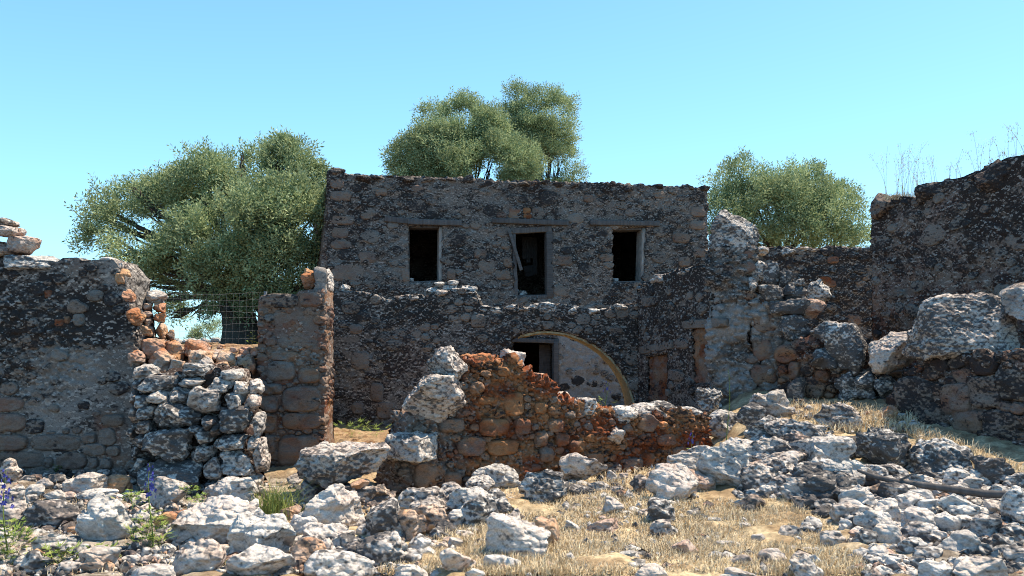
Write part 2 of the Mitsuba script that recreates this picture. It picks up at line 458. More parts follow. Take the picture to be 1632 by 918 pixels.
def masonry(W, hand, fill_poly=None, sizes=(), redf=None, darkf=None, gap=.012, proud=.035, keep=1.0, mat='mat_block', most=290, asp=1.35):
    """Stones of a wall: HAND lists those read off the photograph (x0, x1, y0, y1, red, dark[, proud]); the rest are packed between them by size."""
    r = np.random.default_rng(W.seed + 17)
    C, Rr, made = [], [], []
    for h in hand:
        x0, x1, y0, y1, red, dark = h[:6]
        pr = h[6] if len(h) > 6 else proud * 1.3
        sa, za = W.sz(x0, y1); sb, zb = W.sz(x1, y0)
        a, b, s0, z0 = (sb - sa) / 2, (zb - za) / 2, (sa + sb) / 2, (za + zb) / 2
        ang = np.linspace(0, 2 * np.pi, 26, endpoint=False)
        ex = r.uniform(2.8, 4.5)
        rad = (np.abs(np.cos(ang) / a) ** ex + np.abs(np.sin(ang) / b) ** ex) ** (-1 / ex)
        rad *= 1 + .22 * (fbm(np.stack([np.cos(ang), np.sin(ang), ang * 0], 1) * 1.3 + r.uniform(0, 99), 2) - .5)
        made.append((a * b * 4, dome(W, s0, z0, ang, rad, pr, r.integers(1 << 30), 4), (red, dark)))
        m = min(a, b)
        for t in np.linspace(-1, 1, max(1, int(round(max(a, b) / m)))) if max(a, b) > 1.4 * m else [0]:
            C.append((s0 + (t * (a - m) if a > b else 0), (z0 + (t * (b - m) if b > a else 0)) * asp)); Rr.append(m)
    nh = len(C)
    if fill_poly is not None:
        x0, y0, x1, y1 = fill_poly.bounds
        C_, R_ = [np.array(c) for c in C], list(Rr)
        for rad, tries in sizes:
            pts = np.stack([r.uniform(x0, x1, tries), r.uniform(y0, y1, tries)], 1)
            ok = shapely.contains_xy(fill_poly.buffer(-rad * .6), pts[:, 0], pts[:, 1])
            for p in pts[ok]:
                rr = rad * r.uniform(.8, 1.25)
                qz = np.array([p[0], p[1] * asp])
                if C_:
                    A = np.array(C_)
                    if (np.hypot(A[:, 0] - qz[0], A[:, 1] - qz[1]) < (np.array(R_) + rr) * .97).any(): continue
                C_.append(qz); R_.append(rr)
        A, R_ = np.array(C_).reshape(-1, 2), np.array(R_)
        if len(A) > nh:
            ang = np.linspace(0, 2 * np.pi, 16, endpoint=False)
            u = np.stack([np.cos(ang), np.sin(ang)], 1)
            tree = cKDTree(A)
            for k in range(nh, len(A)):
                if r.uniform() > keep: continue
                nb = [m for m in tree.query_ball_point(A[k], R_[k] * 2 + R_.max() * 1.5) if m != k]
                rad = np.full(16, R_[k] * r.uniform(1.15, 1.5))
                for m in nb:
                    d = A[m] - A[k]; D = np.hypot(*d)
                    a = (D * D + R_[k] ** 2 - R_[m] ** 2) / (2 * D) - gap / 2
                    cs = u @ (d / D)
                    rad = np.minimum(rad, np.where(cs > .05, max(a, .2 * R_[k]) / np.maximum(cs, .05), 9))
                rad = (np.roll(rad, 1) + 6 * rad + np.roll(rad, -1)) / 8
                rad *= 1 + .5 * (fbm(np.stack([u[:, 0], u[:, 1], ang * 0], 1) * 1.5 + r.uniform(0, 99), 2) - .5)
                # back from the stretched metric
                vx, vz = rad * u[:, 0], rad * u[:, 1] / asp
                ra, aa = np.hypot(vx, vz), np.arctan2(vz, vx)
                s0, z0 = A[k, 0], A[k, 1] / asp
                red = redf(s0, z0) + r.normal(0, .16) if callable(redf) else (redf or 0)
                dk = darkf(s0, z0) if callable(darkf) else (.4 if darkf is None else darkf)
                uv = (np.clip(red + r.uniform(-.2, .2) * min(1, .25 + red * 2.5), 0, 1), np.clip(dk + r.uniform(-.3, .3), 0, 1))
                made.append((R_[k] ** 2, dome(W, s0, z0, aa, ra, proud * r.uniform(.5, 1.5) * min(1, R_[k] / .06), r.integers(1 << 30), 3), uv))
    made.sort(key=lambda t: -t[0])
    for a, me, uv in made[:most]:
        put(f'{W.key}__stone', me, mat, uv)
    if len(made) > most:
        me, uv = join([m[1] for m in made[most:]], [np.array(m[2]) for m in made[most:]])
        k = put(f'{W.key}__rubble', me, mat, uv)
        labels[k] = {'kind': 'stuff'}


def caps(W, tops, th, wmin, wmax, red=.1, dark=.6, h=.6, sub=2, skip=.0, name='stone', mat='mat_rock'):
    """Loose lumps left along the broken top of a wall."""
    r = np.random.default_rng(W.seed + 5)
    sz = np.array([W.sz(*p) for p in tops])
    s = sz[0, 0]
    while s < sz[-1, 0]:
        w = wmin + (wmax - wmin) * r.uniform() ** 1.5
        if r.uniform() > skip:
            sc = s + w / 2
            z = np.interp(sc, sz[:, 0], sz[:, 1])
            hh = w * r.uniform(.4, .95) * h / .6
            c = W.pt(sc, z - hh * r.uniform(.15, .5), -r.uniform(.1, .3) * th)
            put(f'{W.key}__{name}', rock(c, (w * 1.05, min(th, w * 1.3), hh), r.integers(1 << 30), sub, .3, .7, yaw=r.uniform(-.3, .3), turn=math.atan2(W.e[1], W.e[0])), mat,
                (np.clip(red + r.uniform(-.15, .15), 0, 1), np.clip(dark + r.uniform(-.25, .25), 0, 1)))
        s += w * r.uniform(.8, 1.0)


def bigstone(W, x0, x1, y0, y1, depth, off, red, dark, sub=3, blocky=.4, seed=None, rough=1.0, name='stone', mat='mat_rock', tilt=.15):
    """A large stone of a wall as a body of its own: its outline from the photograph, DEPTH thick, its centre OFF in front of the face."""
    sa, za = W.sz(x0, y1); sb, zb = W.sz(x1, y0)
    c = W.pt((sa + sb) / 2, (za + zb) / 2, off)
    sd = hash_(f'{W.key}{x0}{y0}') if seed is None else seed
    return put(f'{W.key}__{name}', rock(c, (sb - sa, depth, zb - za), sd, sub, blocky, rough, yaw=(sd % 7 - 3) * .06, tilt=tilt, turn=math.atan2(W.e[1], W.e[0])), mat, (red, dark))

# ------------------------------------------------------------------ the two-storey house
def nf(sc, seed=0):
    return lambda s, z, v: fbm(np.stack([s * sc, z * sc, 0 * s + seed], 1), 3)


_h = root('ruined_house')
tag(_h, 'two storey rubble stone house with black empty upper windows and a broken door', 'house')
HW = Wall('ruined_house', 522, 18.3, 1127, 20.0)
ZG = 0.2
top = [(522, 272), (535, 268), (545, 276), (600, 279), (680, 282), (760, 285), (800, 289), (850, 288), (900, 292), (960, 291), (1040, 296), (1090, 296), (1127, 300)]
w1 = [(650, 359), (706, 359), (705, 450), (651, 451)]
w2 = [(975, 363), (1030, 362), (1028, 450), (977, 451)]
dr1 = [(814, 366), (880, 362), (880, 473), (820, 473)]
dsz = HW.sz(820, 473), HW.sz(888, 538)
low = [(818, 538), (888, 540)]
s0_, s1_ = HW.sz(818, 538)[0], HW.sz(888, 538)[0]
zl = HW.sz(850, 540)[1]
hp = Polygon([HW.sz(*p) for p in top] + [(HW.L, ZG), (0, ZG)]).buffer(0)
for h in (w1, w2, dr1):
    hp = hp.difference(Polygon([HW.sz(*p) for p in h]).buffer(0))
hp = hp.difference(shapely.box(s0_, ZG + .02, s1_, zl))
s890, s1010, z470 = HW.sz(890, 600)[0], HW.sz(1040, 600)[0], HW.sz(900, 480)[1]


def house_uv(s, z, v):
    a = fbm(np.stack([s * 1.1, z * 1.1, 0 * s], 1), 3)
    pl = sstep(s890 - .2, s890 + .1, s) * (1 - sstep(z470 - .3, z470, z))
    return (.02 + .12 * sstep(.55, .75, a)) * (1 - pl) - .6 * pl, (.42 + .7 * (a - .5)) * (1 - pl) + .0 * pl


core(HW, hp, .55, .042, 'masonry', house_uv, amp=.045, cell=.13, expose=(.25, .5))
quoins = [(526, 565, 344, 358), (529, 555, 364, 379), (527, 561, 383, 397), (527, 580, 420, 448), (571, 600, 401, 419), (526, 549, 284, 300), (526, 560, 305, 320), (755, 776, 397, 411), (802, 816, 409, 426),
          (790, 814, 430, 446), (884, 912, 407, 423), (955, 977, 405, 417), (1071, 1100, 371, 387), (1081, 1100, 409, 425), (712, 726, 428, 446), (640, 653, 428, 450), (1028, 1042, 350, 362), (1100, 1124, 330, 345),
          (1098, 1124, 352, 366), (1104, 1125, 395, 410), (598, 618, 300, 312), (655, 675, 295, 307), (575, 590, 340, 350), (930, 946, 310, 322), (1040, 1062, 305, 316)]
masonry(HW, [(a, b, c, d, .15, .15) for a, b, c, d in quoins] + [(810, 831, 330, 350, .35, .1), (847, 867, 330, 350, .1, .2), (832, 846, 331, 341, .9, 0), (833, 847, 341, 349, .8, 0), (790, 808, 338, 349, .3, .4)],
        hp, [(.17, 60), (.12, 260), (.085, 1200)], .03, lambda s, z: .5, keep=.5, proud=.03, gap=.02)
caps(HW, top, .5, .12, .45, .06, .7, .45, sub=2, skip=.15, mat='mat_block')
# side and back walls, floor, roof
HS = Wall('ruined_house', 522, 18.3, 527, 23.6)
HS.n = -HS.n if HS.n[0] > 0 else HS.n
b_ = HW.A - HW.n * 5.2
for k, (a2, b2, hol) in enumerate([(HW.A, HW.A + np.array([-1.5, 5.0]), 0), (HW.A + HW.e * HW.L, HW.A + HW.e * HW.L - HW.n * 5.2, 0), (HW.A + np.array([-1.5, 5.0]), HW.A + HW.e * HW.L - HW.n * 5.2, 0)]):
    w = Wall('ruined_house', 522, 18.3, 1127, 20.0)
    w.A, w.L = a2, np.linalg.norm(b2 - a2); w.e = (b2 - a2) / w.L
    w.n = np.array([w.e[1], -w.e[0]])
    mid = HW.A + HW.e * HW.L / 2 - HW.n * 2.6
    if (a2 - mid) @ w.n < 0: w.n = -w.n
    zt = HW.sz(530, 276)[1] - .03 if k == 0 else HW.sz(1120, 301)[1] - .03
    zt2 = zt - .1
    pl = Polygon([(.03, ZG), (w.L, ZG), (w.L, zt2), (.03, zt)])
    core(w, pl, .5, .09 if k == 0 else .2, 'side_wall', lambda s, z, v: (.12, .35), amp=.05, cell=.14, batter=.09 if k == 0 else 0, off0=-.01)
c4 = [HW.pt(0, 0, -.35)[:2], HW.pt(HW.L, 0, -.35)[:2], HW.pt(HW.L, 0, -5.0)[:2], HW.A + np.array([-1.3, 4.8])]


def slab(pts, z0, z1):
    pts = [np.asarray(p)[:2] for p in pts]
    m = trimesh.creation.extrude_polygon(Polygon(pts), z1 - z0, engine='earcut')
    return np.array(m.vertices) + [0, 0, z0], np.array(m.faces)


zr = HW.sz(1000, 300)[1]
put('ruined_house__roof', slab(c4, zr - .42, zr - .2), 'mat_wall', (.1, .3), False)
put('ruined_house__floor', slab(c4, 2.62, 2.8), 'mat_wall', (.1, .2), False)


def hbeam(name, x0, y0, x1, y1, th, dep, off, uv=(.3, 0), parent='ruined_house', mat='mat_wood'):
    p0, p1 = HW.sz(x0, y0), HW.sz(x1, y1)
    return put(f'{parent}__{name}', beam(HW.pt(*p0, off), HW.pt(*p1, off), dep, th, hash_(f'{name}{x0}')), mat, uv)


hbeam('lintel', 613, 349, 652, 353, .13, .2, -.02)
hbeam('lintel', 650, 354, 735, 356, .13, .22, -.015, (.1, 0))
hbeam('lintel', 784, 352, 905, 356, .12, .25, -.03, (.45, 0))
hbeam('lintel', 940, 355, 1050, 357, .12, .22, -.02, (.25, 0))
# windows: a frame of jambs, sill and head, the far jamb pale
for w_, kx in ((w1, 0), (w2, 1)):
    k = root('ruined_house__window')
    (xa, ya), (xb, yb), (xc, yc), (xd, yd) = w_
    hbeam('jamb', xb - 2, yb + 1, xc - 2, yc, .1, .42, -.25, (0, 0), k, 'mat_pale')
    hbeam('jamb', xa + 1.5, ya + 1, xd + 1.5, yd, .05, .3, -.3, (.4, 0), k)
    hbeam('sill', xd, yd - 1, xc, yc - 1, .06, .5, -.26, (.3, 0), k)
    hbeam('head', xa, ya + 1.5, xb, yb + 1.5, .06, .4, -.26, (.4, 0), k)
    put(f'{k}__rubble_stone', rock(HW.pt(*HW.sz(xd + (8 if kx else 4), yd - 4), -.2), (.17, .17, .15), 31 + kx, 2), 'mat_rock', (.05, .3))
k = root('ruined_house__door')
hbeam('head', 812, 368.5, 879, 364.5, .13, .16, -.06, (.2, 0), k)
hbeam('jamb', 819, 372, 823, 474, .09, .16, -.08, (.2, 1), k)
hbeam('jamb', 876, 366, 877, 474, .16, .22, -.1, (.55, 1), k)
hbeam('loose_batten', 811, 368, 830, 431, .07, .05, .05, (.15, 1), k)
hbeam('sill', 822, 474, 880, 473, .11, .4, -.2, (.4, 0), k)
for n_, (xa, ya, xb, yb, wd) in enumerate([(848, 370, 849, 406, .1), (854, 370, 856, 412, .1), (860, 369, 862, 404, .1), (867, 369, 867, 430, .11), (849, 424, 868, 420, .16), (851, 432, 866, 430, .1)]):
    hbeam('plank', xa, ya, xb, yb, wd, .03, -.9 - .01 * n_, (1.6, 1), k)
put(f'{k}__rubble_stone', rock(HW.pt(*HW.sz(836, 467), -.25), (.24, .25, .14), 71, 3), 'mat_rock', (0, .5))
put(f'{k}__rubble_stone', rock(HW.pt(*HW.sz(827, 464), -.3), (.14, .2, .2), 72, 3), 'mat_rock', (0, .5))
k = root('ruined_house__door')
hbeam('jamb', 885.5, 543, 885.5, 690, .12, .2, -.03, (.2, 1), k)
hbeam('head', 816, 542, 890, 544, .1, .2, -.04, (.4, 0), k)
for n_ in range(4):
    hbeam('plank', 868 + 4 * n_, 549, 868 + 4 * n_, 690, .1, .03, -.35, (.55, 1), k)

# ------------------------------------------------------------------ courtyard wall with the arch
_a = root('arch_wall')
tag(_a, 'low courtyard wall with a wide round arch and lumpy sunlit top', 'wall')
AW = Wall('arch_wall', 516, 15.0, 1022, 15.0)
at = [(516, 468), (540, 464), (570, 465), (598, 470), (608, 479), (625, 479), (632, 472), (668, 470), (685, 471), (698, 462), (740, 460), (756, 464), (768, 487), (800, 492), (820, 488), (840, 491), (870, 487), (890, 484), (920, 491),
      (950, 494), (975, 491), (1000, 486), (1022, 484)]
arc = [(814, 720), (814, 542)] + [(872 + 143 * math.sin(t), 668 - 141 * math.cos(t)) for t in np.linspace(-.40, 1.57, 40)] + [(1015, 720)]
ap = Polygon([AW.sz(*p) for p in at] + [(AW.L, .1), (0, .1)]).buffer(0)
hole = Polygon([AW.sz(*p) for p in arc]).buffer(0)
ap = ap.difference(hole)
s_k = AW.sz(640, 500)[0]


def arch_uv(s, z, v):
    a = fbm(np.stack([s * 1.3, z * 1.3, 0 * s + 4], 1), 3)
    hi = sstep(1.55, 2.35, z) * .25
    return .02 + .14 * sstep(.5, .7, a), np.clip(.40 + .5 * (a - .5) + hi + .22 * sstep(AW.L - 1.2, AW.L, s), 0, 1)


core(AW, ap, 1.2, .032, 'masonry', arch_uv, amp=.04, cell=.1, expose=(.42, .6))
masonry(AW, [(545, 575, 480, 500, .1, .3), (590, 612, 610, 640, .1, .1), (560, 590, 560, 590, .05, .2), (600, 630, 640, 668, .15, .2), (750, 775, 500, 522, .05, .3), (560, 580, 640, 660, .1, .2)],
        ap.difference(shapely.box(0, -1, 2.3, 1.4)), [(.13, 40), (.09, 300), (.06, 900)], .03, lambda s, z: .45, keep=.5, proud=.03, gap=.015)
caps(AW, at, .6, .07, .34, .05, .45, .5, sub=2)
caps(AW, at, .6, .06, .2, .05, .4, .6, sub=2)
for b in [(676, 706, 456, 473), (703, 733, 452, 473), (732, 761, 454, 474), (690, 708, 448, 457), (712, 730, 445, 455), (540, 556, 452, 466), (843, 865, 481, 500)]:
    bigstone(AW, *b, .32, -.2, .03, .4)
# the soffit of the arch: a band of yellow plaster
th = np.linspace(-.34, 1.57, 50)
pts = np.array([AW.sz(872 + 142 * math.sin(t), 668 - 140 * math.cos(t)) for t in th])
pts = np.vstack([pts, [pts[-1, 0], .25]])
tn = np.gradient(pts, axis=0); tn /= np.linalg.norm(tn, axis=1, keepdims=True)
inn = pts + np.stack([tn[:, 1], -tn[:, 0]], 1) * .035
sec = []
for a_, o_ in ((pts, -.03), (inn, -.03), (inn, -1.16), (pts, -1.16)):
    sec.append(AW.pt(a_[:, 0], a_[:, 1], o_))
V = np.stack(sec, 1)
V = np.repeat(V, 1, 0)
m = len(V); V = V.reshape(-1, 3)
V = V + .03 * (np.stack([fbm(V * 7 + 20 * q_, 2) for q_ in range(3)], -1) - .5)
ii, jj = np.meshgrid(np.arange(m - 1), np.arange(4), indexing='ij')
g_ = lambda a, b: a * 4 + b % 4
put('arch_wall__arch_soffit', (V, np.vstack([np.stack([g_(ii, jj), g_(ii, jj + 1), g_(ii + 1, jj)], -1).reshape(-1, 3), np.stack([g_(ii, jj + 1), g_(ii + 1, jj + 1), g_(ii + 1, jj)], -1).reshape(-1, 3)])), 'mat_plaster', (0, 0), False)

# ------------------------------------------------------------------ courtyard side wall with two niches
_n = root('niche_wall')
tag(_n, 'dark courtyard wall with two rust coloured walled up niches', 'wall')
NW = Wall('niche_wall', 1016, 15.0, 1134, 12.45)
nt_ = [(1016, 457), (1035, 446), (1060, 437), (1080, 431), (1105, 426), (1134, 420)]
n1 = [(1030, 569), (1063, 563), (1063, 640), (1031, 640)]
n2 = [(1101, 523), (1132, 520), (1134, 611), (1104, 612)]
np_ = Polygon([NW.sz(*p) for p in nt_] + [(NW.L, .1), (0, .1)]).buffer(0)
for h in (n1, n2): np_ = np_.difference(Polygon([NW.sz(*p) for p in h]).buffer(0))
core(NW, np_, .07, .03, 'masonry', lambda s, z, v: (.14, .5 + .25 * sstep(1.7, 2.5, z)), amp=.035, cell=.1, expose=(.4, .6))
bk = Polygon([NW.sz(*p) for p in [(1022, 500), (1134, 480), (1134, 660), (1022, 660)]]).buffer(0)
core(NW, bk, .2, .04, 'niche_back', lambda s, z, v: (.5 + .9 * (fbm(np.stack([s * 3, z * 3, s], 1), 2) - .5), .25), amp=.05, cell=.09, expose=(.2, .4), off0=-.06, mat='mat_block')
masonry(NW, [(1022, 1050, 470, 490, .1, .4), (1075, 1098, 540, 556, .1, .3), (1066, 1090, 590, 606, .1, .3)], np_, [(.11, 60), (.08, 300)], .03, lambda s, z: .5, keep=.4, proud=.03)
for p0, p1 in (((1020, 559), (1073, 549)), ((1090, 518), (1145, 514))):
    a, b = NW.sz(*p0), NW.sz(*p1)
    put('niche_wall__lintel', beam(NW.pt(*a, -.07), NW.pt(*b, -.07), .2, .13, 5, .012), 'mat_block', (.05, .1))
caps(NW, nt_, .45, .1, .3, .05, .5, .5, sub=2)

# ------------------------------------------------------------------ tall broken jamb carrying a boulder
_j = root('broken_jamb')
tag(_j, 'tall broken wall end with pale worn plaster carrying a large boulder', 'wall')
JW = Wall('broken_jamb', 1129, 12.4, 1292, 12.2)
jcrack = JW.poly([(1194, 436), (1201, 440), (1199, 500), (1200, 545), (1216, 575), (1219, 590), (1208, 618), (1206, 640), (1202, 640), (1205, 612), (1213, 590), (1208, 577), (1193, 548), (1194, 500)])
jp = JW.poly([(1129, 392), (1204, 396), (1206, 425), (1204, 470), (1238, 480), (1286, 500), (1290, 545), (1272, 575), (1253, 610), (1256, 700), (1133, 700)])
core(JW, jp.difference(jcrack.buffer(.012)), .6, .022, 'masonry', lambda s, z, v: (.16 * sstep(1.3, .6, z) - .45 * sstep(.4, .6, fbm(np.stack([s * 2.5, z * 2.5, 0 * s], 1), 2)) * sstep(2.9, 2.2, z), -.05 + .35 * sstep(2.2, 2.8, z)), amp=.075, cell=.13, expose=(.3, .5), lump=.2)
masonry(JW, [(1196, 1240, 580, 612, .3, .2), (1205, 1245, 620, 650, .35, .2), (1200, 1235, 500, 530, .25, .35), (1236, 1286, 505, 560, .15, .4), (1140, 1170, 420, 445, .1, .6), (1200, 1230, 540, 575, .35, .2)],
        jp.intersection(shapely.box(JW.sz(1190, 500)[0], 0, 9, 9)), [(.1, 80), (.06, 200)], .25, lambda s, z: .3, keep=.7)
for b, dp, off, rd, dk in [((1186, 1228, 412, 456), .4, -.2, .08, 0.57), ((1218, 1246, 414, 452), .3, -.22, .05, 0.67), ((1240, 1272, 428, 458), .3, -.25, .02, 0.72), ((1207, 1248, 454, 480), .35, .02, .1, 0.52), ((1243, 1290, 450, 482), .35, -.1, .05, 0.77),
                           ((1282, 1330, 441, 484), .4, -.25, 0, 0.52), ((1224, 1289, 476, 506), .4, .05, .1, 0.77), ((1276, 1317, 476, 508), .4, .0, .45, 0.27), ((1240, 1290, 500, 545), .4, .05, .05, 0.62), ((1190, 1208, 440, 470), .3, -.05, .1, 0.52),
                           ((1268, 1284, 444, 455), .2, -.05, .1, 0.52)]:
    bigstone(JW, *b, dp, off, rd, dk)  # dark tones raised beyond the lichen, painting the pile as shaded

# ------------------------------------------------------------------ collapsed bank joining the jamb and the terrace
_k = root('collapsed_wall')
tag(_k, 'collapsed stretch of dark reddish wall between the jamb and the boulders', 'wall')
KW = Wall('collapsed_wall', 1240, 12.1, 1470, 10.9)
kp = KW.poly([(1240, 560), (1290, 540), (1330, 530), (1380, 560), (1420, 590), (1470, 600), (1470, 700), (1240, 720)])
core(KW, kp, .8, .028, 'masonry', lambda s, z, v: (.5, .45), amp=.07, cell=.14, expose=(.2, .3), lump=.2)
masonry(KW, [(1258, 1275, 575, 605, .5, .2), (1330, 1352, 602, 622, .3, .2), (1300, 1322, 590, 610, .5, .2)], kp, [(.14, 60), (.09, 200), (.06, 300)], .45, lambda s, z: .45, proud=.05)
for b, dp, off, rd, dk in [((1290, 1354, 508, 556), .5, -.1, .15, 0.67), ((1322, 1386, 512, 600), .55, .1, 0, 0.77), ((1300, 1345, 548, 590), .5, .1, .1, 0.77), ((1335, 1380, 590, 640), .45, .1, .05, 0.72), ((1368, 1406, 588, 640), .4, .15, .05, 0.72),
                           ((1400, 1440, 596, 636), .4, .15, .02, 0.57), ((1385, 1440, 630, 665), .4, .1, .15, 0.72), ((1262, 1290, 600, 645), .4, .1, .5, 0.62)]:
    bigstone(KW, *b, dp, off, rd, dk)

# ------------------------------------------------------------------ wall at the back right, tall wall, terrace wall
_b = root('back_wall')
tag(_b, 'low lichen dark wall closing the yard behind the fallen blocks', 'wall')
BW = Wall('back_wall', 1195, 16.0, 1402, 16.0)
bt = [(1195, 402), (1215, 397), (1255, 394), (1300, 397), (1330, 393), (1360, 394), (1402, 398)]
bp = Polygon([BW.sz(*p) for p in bt] + [(BW.L, .8), (0, .8)]).buffer(0)
core(BW, bp, .5, .036, 'masonry', lambda s, z, v: (.12, .6), amp=.05, cell=.13, expose=(.25, .45))
masonry(BW, [(1305, 1325, 440, 455, .8, .1), (1312, 1332, 446, 458, .6, .1), (1318, 1336, 408, 420, .45, .2), (1345, 1370, 500, 520, .3, .3)], bp, [(.14, 60), (.1, 300), (.07, 600)], .03, lambda s, z: .6, keep=.5)
caps(BW, bt, .5, .2, .42, .03, .55, .45, sub=3)

_t = root('tall_wall')
tag(_t, 'tall blackened rubble wall topped by dry wild oats', 'wall')
TW = Wall('tall_wall', 1389, 13.0, 1760, 9.6)
tt = [(1389, 333), (1394, 322), (1415, 316), (1440, 313), (1462, 316), (1466, 302), (1480, 300), (1492, 296), (1510, 288), (1540, 278), (1572, 270), (1580, 260), (1610, 251), (1640, 247), (1700, 240), (1760, 236)]
tp = Polygon([TW.sz(*p) for p in tt] + [(TW.L, .6), (0, .6)]).buffer(0)


def tall_uv(s, z, v):
    a = fbm(np.stack([s * 1.5, z * 1.5, 0 * s + 8], 1), 3)
    return .2 + .3 * sstep(2.6, 2.0, z) * sstep(.4, .6, a), np.clip(.28 + .30 * sstep(2.4, 3.2, z) + .8 * (a - .5), 0, 1)


core(TW, tp, .6, .03, 'masonry', tall_uv, amp=.035, cell=.12, expose=(.45, .65), lump=.09)
masonry(TW, [], tp, [(.13, 40), (.09, 160), (.06, 400)], .03, lambda s, z: .5, keep=.35, proud=.03)
caps(TW, tt, .55, .12, .55, .08, .6, .75, sub=3, mat='mat_block')

_r = root('terrace_wall')
tag(_r, 'shaded terrace wall of dark earth and huge weathered blocks under the tall wall', 'wall')
RW = Wall('terrace_wall', 1418, 10.3, 1720, 8.3)
rp = RW.poly([(1418, 640), (1425, 610), (1445, 592), (1480, 572), (1560, 566), (1640, 560), (1720, 560), (1720, 800), (1418, 720)])
core(RW, rp, 1.2, .024, 'masonry', lambda s, z, v: (.20, .36), amp=.07, cell=.16, expose=(.3, .5), lump=.16)
masonry(RW, [(1430, 1490, 600, 660, .1, .6), (1545, 1600, 600, 650, .1, .5), (1590, 1640, 575, 640, 0, .65), (1500, 1550, 610, 660, .25, .4), (1520, 1570, 655, 690, .3, .3), (1460, 1500, 640, 680, .2, .5), (1570, 1632, 655, 700, .15, .6)],
        rp, [(.18, 30), (.12, 120), (.07, 300)], .25, lambda s, z: .5, proud=.05)

# ------------------------------------------------------------------ red rubble wall in the middle
_m = root('red_rubble_wall')
tag(_m, 'broken rubble wall of rust red stones and earth in the middle of the site', 'wall')
MW = Wall('red_rubble_wall', 626, 8.35, 1128, 9.95)
mp = MW.poly([(626, 735), (640, 715), (648, 690), (655, 664), (700, 640), (736, 610), (746, 572), (790, 574), (800, 584), (818, 572), (850, 600), (880, 606), (888, 632), (920, 640), (962, 650), (1000, 662), (1050, 656), (1095, 655), (1128, 662), (1128, 780), (900, 800), (740, 830), (626, 830)])


def mid_uv(s, z, v):
    sx = s / MW.L
    a = fbm(np.stack([s * 1.6, z * 1.6, 0 * s + 2], 1), 3)
    return np.clip(.75 * sstep(.14, .26, sx) + .15 + .5 * (a - .5), 0, 1), np.clip(.15 + .5 * (a - .5), 0, 1)


core(MW, mp, .55, .017, 'masonry', mid_uv, amp=.06, cell=.06, expose=(.1, .2), lump=.14)
redat = lambda s, z: .46 if s / MW.L > .2 else .25
masonry(MW, [(763, 811, 665, 696, .7, .05, .07), (818, 844, 665, 693, .5, .05, .06), (728, 772, 694, 728, .35, .1, .07), (774, 825, 699, 727, .85, .05, .06), (698, 740, 666, 690, .2, .15, .06), (871, 896, 667, 690, .5, .1), (851, 871, 687, 713, .4, .1),
             (857, 882, 710, 738, .35, .15), (658, 706, 735, 784, .3, .1, .05), (706, 735, 750, 789, .25, .1), (825, 860, 738, 755, .6, .1), (800, 834, 624, 664, .9, .05, .06), (745, 768, 607, 630, .4, .05, .08), (759, 786, 631, 645, .9, .1), (1025, 1040, 720, 744, .7, 0), (992, 1023, 728, 757, .25, .3),
             (790, 812, 584, 600, .95, 0, .06), (884, 905, 690, 712, .6, .1), (905, 930, 700, 722, .65, .15), (930, 960, 720, 745, .5, .2), (850, 868, 640, 660, .8, .1), (1045, 1075, 690, 712, .5, .2), (960, 985, 735, 755, .4, .3), (1070, 1100, 710, 735, .45, .1)],
        mp, [(.10, 14), (.06, 160), (.04, 700), (.026, 2600)], redat, lambda s, z: .28, proud=.042, gap=.016, keep=.82)
for b, dp, off, rd, dk in [((745, 790, 563, 611), .4, -.22, .85, .02), ((812, 852, 555, 614), .35, -.2, .2, .12), ((850, 889, 593, 620), .4, -.2, .5, .3), ((854, 889, 615, 638), .35, -.15, .55, .2), ((788, 815, 570, 596), .3, -.2, .85, 0),
                           ((885, 927, 626, 664), .45, -.2, .3, .3), ((926, 963, 634, 672), .45, -.2, .08, .3), ((974, 1020, 645, 676), .45, -.1, .03, .25), ((1013, 1072, 642, 680), .5, -.2, .1, .45), ((1061, 1097, 639, 672), .5, -.3, .03, .45),
                           ((1093, 1128, 649, 672), .45, -.2, 0, .35), ((963, 996, 676, 710), .35, -.02, .2, .25), ((955, 975, 652, 672), .3, -.3, .1, .6), ((1042, 1060, 670, 682), .2, .02, .9, 0)]:
    bigstone(MW, *b, dp, off, rd + .04, dk + (.2 if rd < .15 else 0), rough=.8)

# ------------------------------------------------------------------ plastered wall end (left of the yard)
_p = root('plastered_wall_end')
tag(_p, 'square wall end of brown blocks and plaster with one sunlit narrow face', 'wall')
PW = Wall('plastered_wall_end', 412, 9.5, 517, 9.5)
pp = PW.poly([(413, 480), (418, 474), (470, 470), (478, 464), (515, 462), (517, 480), (517, 790), (412, 790)])
core(PW, pp, .5, .018, 'masonry', lambda s, z, v: (.30 + .5 * (fbm(np.stack([s * 4, z * 4, s * 0], 1), 2) - .5), .0), amp=.035, cell=.07, expose=(.42, .6), lump=.10)
masonry(PW, [(415, 476, 468, 491, 0.08, .4, .05), (476, 515, 465, 490, 0.28, .1, .05), (429, 478, 559, 575, 0.28, .1), (425, 472, 575, 607, 0.08, .2), (473, 513, 586, 611, 0.33, .05), (448, 513, 614, 658, 0.22, .1, .05), (420, 451, 611, 628, 0.17, .2), (412, 444, 630, 658, 0.22, .1),
             (448, 513, 657, 685, 0.25, .1, .05), (416, 442, 660, 690, 0.25, .1), (443, 515, 693, 748, 0.22, .1, .055), (414, 441, 692, 726, 0.22, .1), (415, 430, 730, 752, 0.17, .2), (434, 509, 493, 555, 0.14, .1, .02)],
        pp, [(.06, 100), (.035, 500), (.022, 900)],   .2, lambda s, z: .15, proud=.045, gap=.008)
